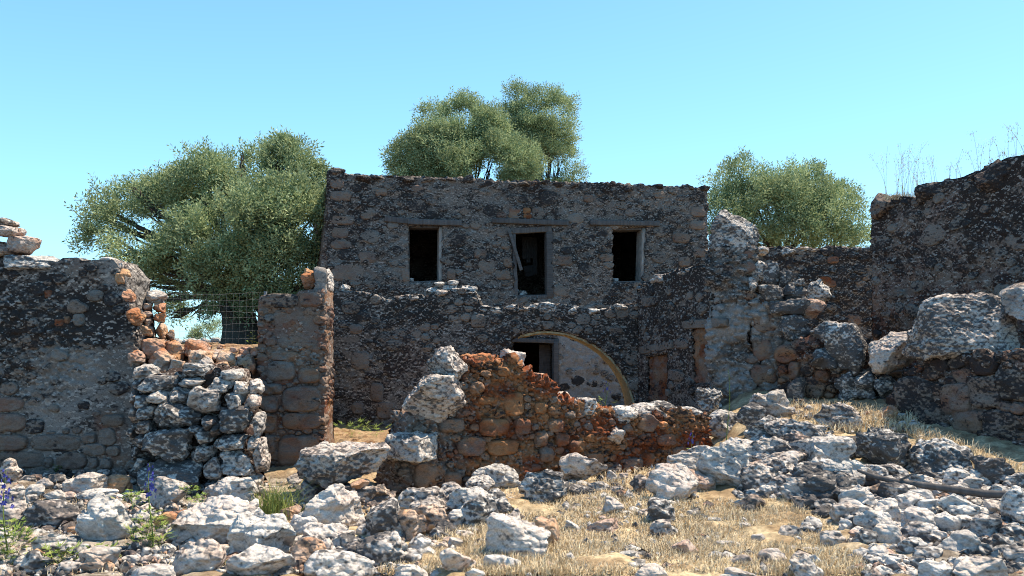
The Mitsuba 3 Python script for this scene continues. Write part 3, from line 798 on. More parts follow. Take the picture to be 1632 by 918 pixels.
for b in [(411, 424, 493, 502), (412, 428, 503, 513), (411, 423, 514, 524), (412, 427, 525, 534), (411, 422, 536, 548), (410, 426, 552, 566), (409, 424, 580, 596), (410, 428, 606, 624), (505, 522, 500, 520), (507, 521, 545, 562), (506, 522, 600, 616), (507, 523, 660, 684), (505, 521, 715, 735)]:
    bigstone(PW, *b, .22, -.06, .3 if b[0] > 500 else .15, .3, 2, mat='mat_block')
bigstone(PW, 473, 508, 427, 466, .35, -.2, .65, .02)
bigstone(PW, 503, 520, 424, 470, .4, -.35, .1, .2)
QW = Wall('plastered_wall_end', 517, 9.5, 525, 9.55)
QW.A = PW.A + PW.e * PW.L * .995
bq = np.array([-3.32, 15.0])
QW.L = np.linalg.norm(bq - QW.A); QW.e = (bq - QW.A) / QW.L; QW.n = np.array([QW.e[1], -QW.e[0]])
zt = P(517, 462, 9.5)[2]
core(QW, Polygon([(0.03, .1), (QW.L, .1), (QW.L, 2.2), (2.5, zt + .02), (.75, zt), (.5, zt + .1), (.42, zt + .2), (.03, zt + .24)]), .1, .03, 'side_face', lambda s, z, v: (-.35, .0), amp=.035, cell=.08, expose=(.2, .4), lump=.04)

# ------------------------------------------------------------------ left wall, its broken end and the earth terrace behind
_l = root('left_wall')
tag(_l, 'big black and grey mottled rubble wall with large blocks along its foot', 'wall')
LW = Wall('left_wall', -260, 9.0, 212, 9.0)
lp = LW.poly([(-260, 400), (0, 410), (5, 412), (90, 416), (100, 410), (124, 409), (130, 415), (180, 412), (190, 425), (200, 440), (203, 470), (208, 500), (212, 540), (212, 800), (-260, 800)])


def left_uv(s, z, v):
    a = fbm(np.stack([s * 1.6, z * 1.6, 0 * s + 3], 1), 3)
    return .03 + .2 * sstep(.55, .7, fbm(np.stack([s * 2.2, z * 2.2, 0 * s + 13], 1), 2)) - .30 * sstep(.40, .6, fbm(np.stack([s * 1.7, z * 1.7, 0 * s + 23], 1), 3)), np.clip(.10 + .5 * sstep(1.2, 2.2, z) + 1.1 * (a - .5), 0, 1)


core(LW, lp, .6, .017, 'masonry', left_uv, amp=.035, cell=.085, expose=(.42, .58), lump=.07)
masonry(LW, [(-20, 41, 658, 689, .2, .05), (-25, 45, 692, 719, .2, .05), (48, 132, 691, 719, .05, .15), (-10, 74, 719, 746, .15, .1), (89, 139, 720, 748, .1, .15), (133, 170, 706, 726, .05, .1), (132, 154, 690, 706, .05, .1), (157, 186, 682, 710, .05, .1), (160, 200, 660, 680, .05, .1),
             (170, 192, 710, 727, .05, .2), (-20, 40, 632, 656, .25, .1), (70, 86, 728, 745, .05, .2), (140, 158, 728, 746, .1, .3), (160, 180, 730, 748, .1, .3), (-60, -10, 560, 600, .1, .2), (100, 112, 683, 691, .1, .2), (116, 132, 680, 690, .1, .2), (140, 165, 462, 480, 0, .1), (72, 84, 462, 475, .6, .1), (88, 104, 508, 520, .5, 0),
             (104, 112, 504, 516, .5, 0), (118, 136, 500, 520, 0, .05)],
        lp, [(.09, 60), (.06, 250), (.04, 700)], .05, lambda s, z: .35 + .2 * (z > 1.7), keep=.35, proud=.028, gap=.012)
for b, dp, off, rd, dk in [((4, 88, 404, 436), .45, -.15, 0, .35), ((100, 125, 407, 442), .35, -.15, 0, .65), ((72, 100, 410, 424), .3, -.35, 0, .6), ((128, 165, 411, 424), .4, -.25, .05, .4), ((150, 185, 407, 422), .4, -.2, .08, .25), ((175, 195, 415, 432), .3, -.15, .2, .5), ((184, 203, 427, 458), .3, -.1, .7, .15), ((193, 209, 460, 481), .3, -.1, .5, .05),
                           ((203, 223, 490, 519), .35, -.05, .75, .02), ((-30, 9, 344, 360), .4, -.2, .3, .6), ((-12, 24, 357, 377), .4, -.15, .25, .35), ((0, 45, 373, 402), .45, -.2, .3, .15), ((-30, 14, 385, 412), .45, -.2, .45, .2), ((-70, -10, 380, 410), .5, -.2, .3, .3)]:
    bigstone(LW, *b, dp, off, rd, dk)

_e = root('earth_terrace_wall')
tag(_e, 'low red earth wall with orange blocks under the wire fence', 'wall')
EW = Wall('earth_terrace_wall', 204, 9.25, 420, 9.7)
ep = EW.poly([(204, 545), (225, 538), (270, 545), (300, 575), (340, 580), (380, 578), (420, 575), (420, 800), (204, 800)])
core(EW, ep, .6, .02, 'masonry', lambda s, z, v: (.6, .2), amp=.04, cell=.08, expose=(.2, .4))
masonry(EW, [(383, 416, 582, 606, .3, .3), (395, 418, 600, 622, .4, .2), (385, 412, 655, 690, .4, .1)], ep, [(.08, 100), (.05, 400), (.035, 600)], .55, lambda s, z: .2)
for b, dp, off, rd, dk in [((228, 267, 460, 482), .3, -.2, .1, .25), ((241, 264, 479, 498), .25, -.15, .75, .05), ((225, 242, 481, 495), .25, -.15, .6, .05), ((225, 243, 494, 506), .25, -.12, .55, .1), ((243, 264, 497, 515), .28, -.14, .7, .1), ((227, 242, 503, 521), .25, -.1, .35, .05), ((217, 246, 517, 540), .3, -.08, .45, .05), ((244, 267, 513, 543), .3, -.12, .55, .05),
                           ((262, 278, 524, 544), .3, -.2, .6, .5), ((220, 266, 540, 572), .4, .02, .5, .05), ((256, 296, 543, 585), .4, .05, .55, .02), ((291, 340, 541, 577), .45, -.05, .55, 0), ((338, 366, 556, 582), .35, .0, .4, .05), ((355, 384, 574, 594), .3, .1, .2, .3), ((236, 282, 556, 600), .4, .2, .5, .02),
                           ((330, 362, 560, 580), .3, .1, .3, .05), ((312, 346, 566, 602), .35, .3, .2, .1), ((398, 418, 552, 572), .3, -.1, .6, .05), ((298, 344, 556, 594), .4, .2, .5, .03), ((340, 378, 560, 592), .4, .12, .45, .05), ((370, 412, 566, 600), .4, .05, .4, .12), ((312, 338, 545, 566), .3, -.25, .55, .05), ((380, 408, 552, 574), .3, -.2, .55, .05), ((296, 322, 575, 598), .3, .3, .5, .05), ((340, 372, 574, 596), .3, .25, .45, .1), ((362, 392, 588, 608), .3, .2, .4, .2), ((376, 404, 600, 622), .3, .1, .45, .2), ((206, 236, 556, 584), .35, .2, .45, .1), ((270, 300, 572, 594), .3, .35, .45, .05), ((384, 410, 572, 590), .3, 0, .5, .1), ((345, 360, 548, 560), .25, -.3, .6, .1), ((365, 380, 553, 563), .25, -.2, .5, .1), ((372, 400, 562, 576), .25, -.2, .5, .1)]:
    bigstone(EW, *b, dp, off, rd, dk)

# ------------------------------------------------------------------ dry stone pier
_d = root('dry_stone_pier')
tag(_d, 'stepped pier of stacked grey boulders leaning against the earth wall', 'wall')
DW = Wall('dry_stone_pier', 194, 8.0, 412, 8.0)
dp_ = DW.poly([(212, 610), (235, 600), (300, 590), (350, 592), (368, 620), (376, 700), (376, 800), (206, 800)])
core(DW, dp_, .7, .03, 'masonry', lambda s, z, v: (.3, .6), amp=.06, cell=.12, expose=(.2, .3), off0=-.16)
for t in """10 385 120 450 .03 .1|75 425 235 500 0 .35|240 380 365 440 0 .2|240 440 350 480 .02 .1|360 430 485 500 .02 .2|415 405 505 450 .03 .15|115 490 210 550 .02 .2|205 475 315 555 0 .25|300 478 435 600 .02 .12|145 540 345 655 0 .45|480 455 550 520 .03 .15|445 500 525 570 .02 .3|540 445 595 510 .05 .2
535 510 590 580 .25 .3|425 565 565 675 .05 .5|565 590 610 700 .02 .2|105 655 315 790 0 .5|315 655 400 735 0 .35|310 730 405 800 .03 .35|405 680 540 755 0 .5|430 745 580 860 .02 .25|365 780 450 870 .15 .4|90 790 365 930 0 .6|545 690 590 760 .1 .3|575 700 612 850 .1 .3|55 515 115 570 0 .4|75 560 145 625 .05 .5
60 620 130 680 .1 .5|20 740 70 800 .1 .5|55 790 105 840 .15 .3|40 680 110 740 .1 .5|350 870 520 950 0 .5|520 850 600 940 .02 .2|15 440 70 500 .1 .4|10 500 60 560 .2 .5|10 570 65 640 .2 .5|0 650 50 720 .25 .5|20 810 80 900 .2 .5|300 645 345 680 .02 .3|395 640 440 690 .3 .6|240 560 260 600 .2 .5|350 600 430 660 .25 .6|440 600 470 640 .1 .4|590 780 620 850 .1 .3""".replace('\n', '|').split('|'):
    a = [float(x) for x in t.split()]
    x0, y0, x1, y1 = [a[q] / 2.7 + (190, 440, 190, 440)[q] for q in range(4)]
    edge = max(0, (235 - (x0 + x1) / 2)) / 40 * .22 + max(0, ((x0 + x1) / 2 - 385)) / 25 * .1
    back = max(0, 640 - (y0 + y1) / 2) / 60 * .18
    bigstone(DW, x0 - 1.5, x1 + 1.5, y0 - 1.5, y1 + 1.5, max(.32, (x1 - x0) / 170), -.05 - edge - back, a[4] + .05, min(.75, a[5] + .16), 4 if x1 - x0 > 36 else 3, .5)
# ------------------------------------------------------------------ loose rocks, read off the photograph: x0 x1 y0 y1 | red dark | label | what neighbours call it
ROCKS = """0 33 733 777|.02 .2|white rounded rock at the left edge against the foot of the big wall|white rock at the left edge
0 42 777 853|.03 .3|tall grey white rock behind the blue larkspur at the left edge|tall rock by the left larkspur
31 58 758 776|.03 .4||
58 86 762 785|.02 .15||
105 168 757 798|.02 .15|broad white rock with an orange block touching its right end|white rock beside the orange block
164 213 758 792|.5 .05|rough orange tan block ending a row of white rocks|orange tan block
120 199 780 802|.03 .2|low flat grey rock wedged under the broad white rock|low flat wedged rock
36 74 774 800|.02 .05||
70 105 782 803|.05 .1||
96 122 784 800|.1 .1||
41 130 800 850|.08 .62|black lichen covered rock among pale stones at the far left|black lichen covered rock
125 207 796 882|.01 .1|large bright white block with a square shaded front|square white block
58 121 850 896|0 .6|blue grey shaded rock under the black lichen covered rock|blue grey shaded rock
29 66 850 875|.25 .3||
128 190 876 914|.08 .2|grey rock beside green weeds at the lower left edge|grey rock beside green weeds
45 70 877 902|.4 .05||
240 306 764 814|.02 .15|rough white rock behind the half hidden reddish stone|rough white rock
326 409 764 808|.02 .2|white wedge shaped rock at the foot of the dry stone pier|white wedge rock
274 423 800 880|.02 .28|very large white rock sloping down to the left in the front row|very large white rock
250 303 814 847|.6 .02|reddish brown stone half hidden behind the very large white rock|half hidden reddish stone
207 242 814 838|.03 .1||
362 468 824 900|.02 .3|large rounded white rock with grey speckles beside the angular rock|rounded white speckled rock
274 358 861 925|.15 .25|grey tan rock beside the green larkspur leaves at the lower edge|grey tan rock
356 468 871 930|.02 .3|white rock cut by the lower edge below the rounded white rock|white rock at the lower edge
208 280 903 935|.01 .1||
88 126 896 920|.0 .3||
458 482 756 780|.03 .05||
424 452 802 822|.35 .05||
448 480 806 832|.3 .05||
477 575 780 864|.06 .3|big angular pyramid shaped rock standing before the long grey slab|angular pyramid rock
581 656 801 870|.05 .6|dark pitted rock leaning on the long brown block|dark pitted leaning rock
634 716 782 832|.03 .35|white topped pitted rock with a reddish base|white topped pitted rock
655 720 806 850|.4 .45|reddish dark stone beneath the white topped pitted rock|reddish dark stone
712 788 780 832|.03 .4|ridged grey white rock beside the white topped pitted rock|ridged grey white rock
750 829 742 786|.02 .35|pale pointed rock in front of the red wall|pale pointed rock
827 906 753 811|.02 .6|dark rounded honeycombed rock at the edge of the straw|dark honeycombed rock
890 966 724 775|.06 .2|smooth pale rock resting against the foot of the red rubble wall|smooth pale rock by the red wall
964 992 740 756|.02 .4||
966 984 750 770|.02 .2||
772 876 823 903|.04 .38|big pitted grey rock standing alone on the straw|big pitted rock on the straw
846 892 828 878|.5 .02|tan stone against the right side of the big pitted rock|tan stone
566 652 852 915|.03 .5|knobbly dark rock in the lower row under the dark pitted one|knobbly dark rock
488 602 881 930|.03 .4|long grey rock at the lower edge under the pyramid rock|long grey rock at the lower edge
646 697 856 900|.03 .3|small white rock where the straw begins|white rock where the straw begins
628 682 900 930|.03 .2||
702 760 874 925|.25 .45|brown grey rock at the lower edge on the straw|brown grey rock
770 810 886 914|.02 .2||
806 826 892 912|.02 .2||
742 774 906 925|.02 .1||
712 738 858 878|.02 .1||
962 995 793 826|.02 .25|single white honeycombed stone on the straw|white honeycombed stone on the straw
933 988 830 854|.4 .2|low reddish stone half sunk in the straw|low reddish stone
986 1020 878 899|.01 .05||
1000 1032 896 914|.02 .2||
1020 1054 902 925|.02 .1||
936 972 768 787|.02 .05||
902 946 774 795|.03 .4||
1003 1034 758 793|.15 .3||
1028 1117 744 807|.02 .12|angular white boulder at the right end of the straw patch's upper edge|angular bright boulder
1032 1081 798 842|.02 .55|dark grey stone just below the angular bright boulder|dark grey stone below the bright boulder
1036 1070 830 862|.02 .35||
1062 1137 713 758|.02 .3|pitted white rock above the angular bright boulder|pitted white rock
1111 1202 715 792|.01 .2|large domed white rock in the middle of the rubble bank|large domed white rock
1080 1138 750 790|.2 .25|pale brown rock under the pitted white rock|pale brown rock
1134 1222 702 752|.02 .25|long sloping pale rock above the large domed rock|long sloping pale rock
1177 1224 788 818|.15 .35|small dark faced stone with a flat lit top on the straw edge|flat topped dark faced stone
1202 1240 775 796|.1 .2||
1198 1256 750 780|.01 .1|flat white stone beside the large domed rock|flat white stone
1251 1304 748 782|.02 .2|pale angular stone near the bright white rock|pale angular stone
1122 1182 656 702|.02 .4|dark grey rock at the end of the red wall|dark rock at the red wall end
1175 1222 646 698|.02 .4|rounded grey rock under the round white boulder|rounded grey rock
1198 1265 624 680|.01 .28|round white boulder perched in front of the broken jamb|round white boulder
1220 1278 669 704|.02 .3||
1241 1320 672 720|.02 .35|rough grey rock uphill of the nearly black stone|rough grey rock uphill
1297 1376 643 688|.02 .35|flat jagged grey rock in the straw below the fallen blocks|flat jagged grey rock
1279 1318 684 714|.02 .35||
1317 1378 694 736|.01 .75|nearly black stone touching the big black boulder on its left|nearly black stone
1373 1463 688 762|.0 .72|big black weathered boulder beside a long dark rock|big black boulder
1448 1552 704 768|.0 .62|long dark grey rock behind the fallen branch|long dark rock
1311 1382 736 797|.0 .05|brightest white rock in the rubble bank|brightest white rock
1336 1401 775 820|.0 .08|white wedge of rock below the brightest one|white wedge below the brightest rock
1224 1296 723 760|.02 .3|grey rock above the pale angular stone|grey rock above the pale angular stone
1285 1332 704 745|.02 .5||
1322 1389 798 844|.01 .15|pale boulder over two smooth round stones|pale boulder over two round stones
1334 1365 827 855|.02 .02|smooth egg shaped white stone|egg shaped white stone
1353 1389 842 870|.15 .02|smooth cream coloured stone|smooth cream stone
1309 1349 848 880|.02 .3||
1272 1310 826 857|.02 .35|grey pitted stone alone at the edge of the straw|lone grey pitted stone
1239 1281 838 866|.03 .2|sunken stone slab tilted in the straw|tilted sunken slab
1386 1443 800 840|.02 .25|grey dappled stone in the loose rubble|dappled stone
1448 1494 782 814|.0 .2||
1498 1579 792 842|.0 .42|large grey stone near the tip of the branch|large grey stone near the branch
1487 1536 820 856|.01 .2|pale rounded stone in the loose rubble|pale rounded rubble stone
1549 1600 820 868|.08 .4|dark pitted stone in the loose rubble|dark pitted rubble stone
1464 1504 764 796|.0 .3||
1585 1645 755 786|.0 .4||
1600 1660 780 848|.0 .4|tall dark grey stone at the right edge of the rubble|tall dark stone at the right edge
1489 1560 848 896|.0 .03|large flat faced grey slab stone in the loose rubble|flat faced slab stone
1514 1606 888 935|.0 .2|broad grey stone at the lower right edge|broad stone at the lower right
1464 1517 895 930|.01 .3||
1384 1424 870 898|.0 .1||
1382 1411 890 916|.02 .3||
1262 1312 888 930|.01 .3|speckled white stone at the lower edge of the straw|speckled white stone at the lower edge
1208 1254 876 906|.02 .1|white stone sunk in the straw with only its top showing|white sunk stone
1163 1201 884 910|.02 .15||
1140 1206 906 930|.02 .3||
1064 1114 860 890|.35 .2|small reddish stones' neighbour, a brown stone with a dark side on the straw|brown stone on the straw
1138 1184 862 878|.02 .05||
1010 1065 900 930|.01 .15||
1402 1432 647 674|.6 .02|small orange block lying on the straw slope|small orange block
1128 1152 640 665|.02 .5||
612 640 708 724|.05 .3||
380 412 770 800|.02 .2||
300 326 800 815|.03 .1||
410 436 776 796|.2 .1||"""
BIG = [  # boulders resting on walls: box, distance, thickness, red, dark, label, short name
    (1126, 1209, 336, 417, 12.45, .7, .04, .5, 'large pitted boulder balanced on top of the tall broken jamb', 'balanced boulder'),
    (1384, 1465, 528, 600, 10.6, .8, .03, .25, 'pale boulder between the fallen blocks and the huge boulder', 'pale boulder by the huge one'),
    (1460, 1628, 470, 576, 9.6, 1.1, .08, .5, 'huge rounded boulder on the terrace wall with a sunlit top', 'huge boulder'),  # whole tone darkened to stand for its shaded front
    (1602, 1680, 446, 520, 9.3, .7, .2, .2, 'cream boulder above the huge one at the right edge', 'cream boulder'),
    (642, 742, 598, 674, 8.35, .75, .12, .42, 'big faceted boulder on the left end of the red wall', 'big faceted boulder'),
    (677, 747, 550, 612, 8.45, .55, .02, .62, 'dark lichen boulder crowning the left end of the red wall', 'dark crowning boulder'),
    (476, 626, 708, 770, 7.55, .85, .06, .28, 'long flat grey slab laid across two brown blocks', 'long grey slab'),
    (476, 520, 762, 822, 7.5, .5, .25, .35, 'brown squared stone propping the left end of the grey slab', 'brown squared prop stone'),
    (526, 634, 768, 830, 7.5, .6, .28, .5, 'long brown block lying under the grey slab', 'long brown block'),  # colour darkened to stand for the shade under the slab
    (512, 544, 763, 780, 7.45, .3, .3, .05, 'small tan chip wedged under the middle of the grey slab', 'tan wedge chip'),
    (560, 588, 763, 780, 7.45, .3, .45, .05, 'small orange chip wedged under the grey slab', 'orange wedge chip'),
    (613, 697, 690, 734, 8.1, .6, .03, .35, 'grey flat topped block beside the long slab', 'grey flat topped block'),
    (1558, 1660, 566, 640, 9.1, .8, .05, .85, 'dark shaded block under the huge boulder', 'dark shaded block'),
    (1110, 1152, 618, 660, 11.6, .4, .02, .6, 'dark block lying in front of the second niche', 'dark block by the niche')]
anchors, placed = [], []


def put_rock(x0, x1, y0, y1, red, dark, label=None, short=None, c=None, dep=None, sub=None, blocky=None, group=None, small=None, tilt=.5, twin=True):
    sd = hash_(f'{x0:.0f},{y0:.0f}')
    r = np.random.default_rng(sd)
    w_, h_ = x1 - x0, y1 - y0
    if c is None: x0, x1, y0 = x0 - (.12 if small is None else .04) * w_, x1 + (.12 if small is None else .04) * w_, y0 - (.11 if small is None else .03) * h_
    name = 'boulder' if w_ > 60 else 'stone'
    if c is None:
        g = hit((x0 + x1) / 2, y1 - .12 * h_)
        w = w_ / FPX * g[1]
        h = h_ / FPX * g[1]
        dep = min(.5 * (w + h) * r.uniform(.8, 1.0), .9)
        y = g[1] + .32 * dep
        k = y / g[1]
        w, h = w * k, h * k
        zt = P(0, y0 + 1, y)[2]
        zb = min(P(0, y1, y)[2], float(gz(g[0], y)) - .08 * h)
        c = np.array([g[0] * k, y, (zt + zb) / 2]); size = (w, dep, zt - zb)
    else:
        a, b = P(x0, y1, c), P(x1, y0, c)
        size = (b[0] - a[0], dep, b[2] - a[2])
        c = np.array([(a[0] + b[0]) / 2, c, (a[2] + b[2]) / 2])
    sub = sub or (5 if w_ > 118 and small is None else 4 if w_ > (48 if small is None else 62) else 3 if w_ > 19 else 2)
    v, f = rock(c, size, sd, sub, r.uniform(-.2, .65) if blocky is None else blocky, .6 + .8 * dark, tilt=tilt, twin=twin)
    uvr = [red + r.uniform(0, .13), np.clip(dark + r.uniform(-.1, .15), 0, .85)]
    if small is not None:
        small.append((w_, name, v, f, uvr, (x0, x1, y0, y1), red, dark, c)); return
    key = root(name)
    scene[key] = mikit.ply((v, f), 'mat_rock', True, uv=np.tile(uvr, (len(v), 1)))
    m = ((x0 + x1) / 2, (y0 + y1) / 2)
    placed.append((key, m, w_, red, dark, label, group, c))
    if short: anchors.append((m, short, c))
    return key


for b in BIG:
    flat = 'slab' in b[9] or 'block' in b[9] or 'prop' in b[9]
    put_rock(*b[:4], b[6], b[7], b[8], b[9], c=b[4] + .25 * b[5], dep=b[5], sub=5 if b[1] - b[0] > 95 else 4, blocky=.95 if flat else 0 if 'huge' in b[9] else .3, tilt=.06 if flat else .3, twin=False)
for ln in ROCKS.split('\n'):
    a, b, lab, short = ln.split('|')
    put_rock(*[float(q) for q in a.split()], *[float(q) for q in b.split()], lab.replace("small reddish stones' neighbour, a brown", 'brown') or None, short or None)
# smaller stones strewn between them
rg = np.random.default_rng(41)
boxes = [tuple(float(q) for q in ln.split('|')[0].split()) for ln in ROCKS.split('\n')]


SMALL = []


def strew(poly, n, lo, hi, red, dark, over=.75, pack=-.25):
    pl = Polygon(poly); x0, y0, x1, y1 = pl.bounds
    k = t = 0
    while k < n and t < n * 40:
        t += 1
        x, y = rg.uniform(x0, x1), rg.uniform(y0, y1)
        if not pl.contains(shapely.Point(x, y)): continue
        w = lo * (hi / lo) ** (rg.uniform() ** 1.6) * (.72 + .5 * (y - 640) / 278)
        h = w * rg.uniform(.6, .95)
        if any(a + min(b - a, w) * pack < x < b - min(b - a, w) * pack and c + min(d - c, h) * pack < y - .3 * h < d - min(d - c, h) * max(pack, -.1) for a, b, c, d in boxes): continue
        bx = (x - w / 2, x + w / 2, y - h, y)
        boxes.append((x - w * over / 2, x + w * over / 2, y - h * over, y))
        put_rock(*bx, max(0, rg.choice([.02, .03, .05, .35], p=[.4, .3, .2, .1]) * red), float(np.clip(rg.normal(dark, .15), 0, .8)), small=SMALL)
        k += 1


strew([(1395, 765), (1500, 770), (1632, 790), (1632, 918), (1400, 918), (1350, 880), (1385, 830)], 105, 20, 66, .6, .42, pack=.0)
strew([(1395, 765), (1500, 770), (1632, 790), (1632, 918), (1400, 918), (1350, 880), (1385, 830)], 110, 9, 24, .8, .35, pack=.1)
strew([(1110, 745), (1240, 700), (1300, 690), (1330, 760), (1390, 800), (1370, 860), (1300, 830), (1240, 800), (1130, 790)], 62, 28, 84, .6, .5, pack=.12)
strew([(1110, 745), (1200, 700), (1300, 690), (1330, 760), (1390, 800), (1370, 860), (1300, 830), (1240, 800), (1130, 790)], 70, 10, 24, 1, .4, pack=.1)
strew([(0, 760), (210, 765), (420, 790), (480, 800), (480, 918), (0, 918)], 9, 24, 50, 1.0, .45, pack=.1)
strew([(0, 760), (210, 765), (420, 790), (480, 800), (480, 918), (0, 918)], 60, 9, 26, 1.4, .45, pack=.1)
strew([(480, 860), (640, 830), (780, 790), (800, 830), (640, 918), (480, 918)], 40, 18, 60, 1, .45, pack=.2)
strew([(800, 800), (1000, 770), (1180, 800), (1300, 860), (1350, 918), (700, 918)], 34, 8, 22, 1, .2)
strew([(760, 770), (1030, 745), (1060, 800), (900, 800), (780, 800)], 16, 10, 24, 1.5, .25)
strew([(1270, 640), (1430, 660), (1560, 740), (1632, 770), (1400, 700), (1290, 690)], 40, 8, 26, 1, .4)

strew([(1130, 668), (1290, 640), (1300, 690), (1200, 700)], 22, 10, 40, 1, .45)
SMALL.sort(key=lambda t: -t[0])
n_single = 284 - sum(not k.startswith('boulder') for k, *_ in placed)
kept = [t for t in SMALL if t[1] == 'boulder'] + [t for t in SMALL if t[1] == 'stone'][:n_single]
for w_, name, v, f, uvr, bx, red, dark, c in kept:
    key = root(name)
    scene[key] = mikit.ply((v, f), 'mat_rock', True, uv=np.tile(uvr, (len(v), 1)))
    placed.append((key, ((bx[0] + bx[1]) / 2, (bx[2] + bx[3]) / 2), w_, red, dark, None, None, c))
rest = [t for t in SMALL if t[1] == 'stone'][n_single:]
if rest:
    me, uv = join([(t[2], t[3]) for t in rest], [np.array(t[4]) for t in rest])
    put('small_rubble', me, 'mat_rock', uv)
    tag('small_rubble', 'smallest broken stones filling the gaps of the loose rubble', 'rubble', kind='stuff')

# labels: by the look read off the photograph, else by the landmark beside which the stone lies
taken = set()
for key, m, w, red, dark, lab, grp, c in placed:
    if lab: taken.add(lab)
for key, m, w, red, dark, lab, grp, c in placed:
    if not lab:
        size = 'sizeable' if w > 48 else 'small' if w > 24 else 'little' if w > 15 else 'tiny'
        tone = 'rusty' if red > .25 else 'dark' if dark > .45 else 'dappled' if dark > .22 else 'pale'
        near_ = sorted(anchors, key=lambda a: np.hypot(a[0][0] - m[0], 1.3 * (a[0][1] - m[1])))
        for am, short, ac in near_[:24]:
            dx, dy = m[0] - am[0], m[1] - am[1]
            side = ('right of' if dx > 0 else 'left of') if abs(dx) > abs(dy) * 1.4 else ('below' if dy > 0 else 'above')
            for extra in ('', 'next ', 'third ', 'fourth '):
                rank = extra and {'next ': 'second ', 'third ': 'third ', 'fourth ': 'fourth '}[extra]
                lab = f'{rank}{size} {tone} stone {side} the {short}'
                if lab not in taken: break
            else:
                continue
            break
        taken.add(lab)
    tag(key, lab, 'rock', 'loose rocks fallen among the ruins')

# ------------------------------------------------------------------ gravel and dry grass
def field(n, poly, seed, jit=0):
    r = np.random.default_rng(seed)
    pl = Polygon(poly); x0, y0, x1, y1 = pl.bounds
    p = np.stack([r.uniform(x0, x1, n), r.uniform(y0, y1, n)], 1)
    return p[shapely.contains_xy(pl, p[:, 0], p[:, 1])]


def ground_pts(p):
    s, c = math.sin(PITCH), math.cos(PITCH)
    a, b = (p[:, 0] - CX) / FPX, -(p[:, 1] - CY) / FPX
    dx, dy, dz = a, c - b * s, s + b * c
    dx, dz = dx / dy, dz / dy
    lo, hi = np.full(len(p), 3.2), np.full(len(p), 14.0)
    t = np.linspace(3.4, 14, 90)
    z = 1.6 + dz[:, None] * t - gz(dx[:, None] * t, np.broadcast_to(t, (len(p), 90)))
    k = np.argmax(z < 0, 1)
    ok = (z < 0).any(1) & (k > 0)
    k = np.maximum(k, 1)
    z0, z1 = z[np.arange(len(p)), k - 1], z[np.arange(len(p)), k]
    tt = t[k - 1] + (t[k] - t[k - 1]) * z0 / (z0 - z1 + 1e-9)
    return np.stack([dx * tt, tt, 1.6 + dz * tt], 1)[ok]


def blades(base, length, width, lean, seed, bend=.5):
    """Grass blades as tapered bent strips, two triangles and a tip each."""
    r = np.random.default_rng(seed)
    n = len(base)
    L = length * (r.uniform(.5, 1.3, n) * (.45 + 1.3 * fbm(base * [2.3, 2.3, 0] + 3, 3)))[:, None]
    az = r.uniform(0, 2 * np.pi, n)
    ln = np.abs(r.normal(0, lean, n))
    d0 = np.stack([np.cos(az) * np.sin(ln), np.sin(az) * np.sin(ln), np.cos(ln)], 1)
    d1 = d0 + bend * r.uniform(.2, 1.2, n)[:, None] * np.stack([np.cos(az), np.sin(az), -.5 + 0 * az], 1)
    d1 /= np.linalg.norm(d1, axis=1, keepdims=True)
    sd = np.stack([-np.sin(az + .6), np.cos(az + .6), 0 * az], 1) * width * r.uniform(.6, 1.3, n)[:, None] / 2
    m = base + d0 * L * .55
    t = m + d1 * L * .45
    v = np.stack([base - sd, base + sd, m - sd * .8, m + sd * .8, t], 1).reshape(-1, 3)
    o = np.arange(n)[:, None] * 5
    f = np.vstack([o + [0, 1, 3], o + [0, 3, 2], o + [2, 3, 4]])
    uv = np.repeat(np.stack([r.uniform(0, 1, n), 0 * az], 1), 5, 0)
    return (v, f), uv


zone = [(600, 918), (640, 880), (720, 850), (790, 800), (900, 790), (1010, 780), (1050, 800), (1180, 800), (1260, 800), (1330, 850), (1400, 918)]
p1 = ground_pts(field(95000, zone, 3))
kk = fbm(p1 * [1.9, 1.9, 0] + 7, 3) > .2
p2 = ground_pts(field(16000, [(1180, 680), (1270, 640), (1440, 655), (1480, 690), (1632, 745), (1632, 775), (1560, 760), (1440, 690), (1300, 690)], 4))
p3 = ground_pts(field(2600, [(0, 760), (480, 780), (480, 918), (0, 918)], 5))
p4 = ground_pts(field(9000, [(700, 790), (1000, 750), (1130, 735), (1130, 790), (800, 800)], 6))
bm, bu = blades(np.vstack([p1[kk], p3, p4]), .055, .0055, .9, 8, .8)
bm2, bu2 = blades(p2, .10, .008, .8, 9, .8)
bm, bu = join([bm, bm2], [bu, bu2])
put('dry_grass', bm, 'mat_straw', bu)
tag('dry_grass', 'short dry yellow straw grass covering the open slope', 'grass', kind='stuff')
r = np.random.default_rng(77)
gp_ = np.vstack([ground_pts(field(1100, zone, 13)), ground_pts(field(6000, [(1380, 770), (1632, 770), (1632, 918), (1380, 918)], 14)), ground_pts(field(3200, [(1120, 720), (1320, 690), (1390, 800), (1180, 800)], 15)),
                 ground_pts(field(3200, [(0, 750), (480, 770), (640, 830), (640, 918), (0, 918)], 16)), ground_pts(field(700, [(640, 800), (1000, 750), (1130, 730), (1130, 790), (700, 840)], 17))])
dv, df = ico(0)
sc_ = r.lognormal(-4.0, .6, len(gp_)).clip(.006, .06)
G = dv[None] * (1 + r.uniform(-.3, .3, (len(gp_), len(dv), 1))) * (sc_[:, None] * r.uniform(.6, 1.4, (len(gp_), 3)))[:, None] + gp_[:, None]
put('gravel', (G.reshape(-1, 3), (df[None] + (np.arange(len(gp_)) * len(dv))[:, None, None]).reshape(-1, 3)), 'mat_rock',
    np.repeat(np.stack([np.where(r.uniform(size=len(gp_)) < .25, .4, .03), r.uniform(.1, .8, len(gp_))], 1), len(dv), 0))
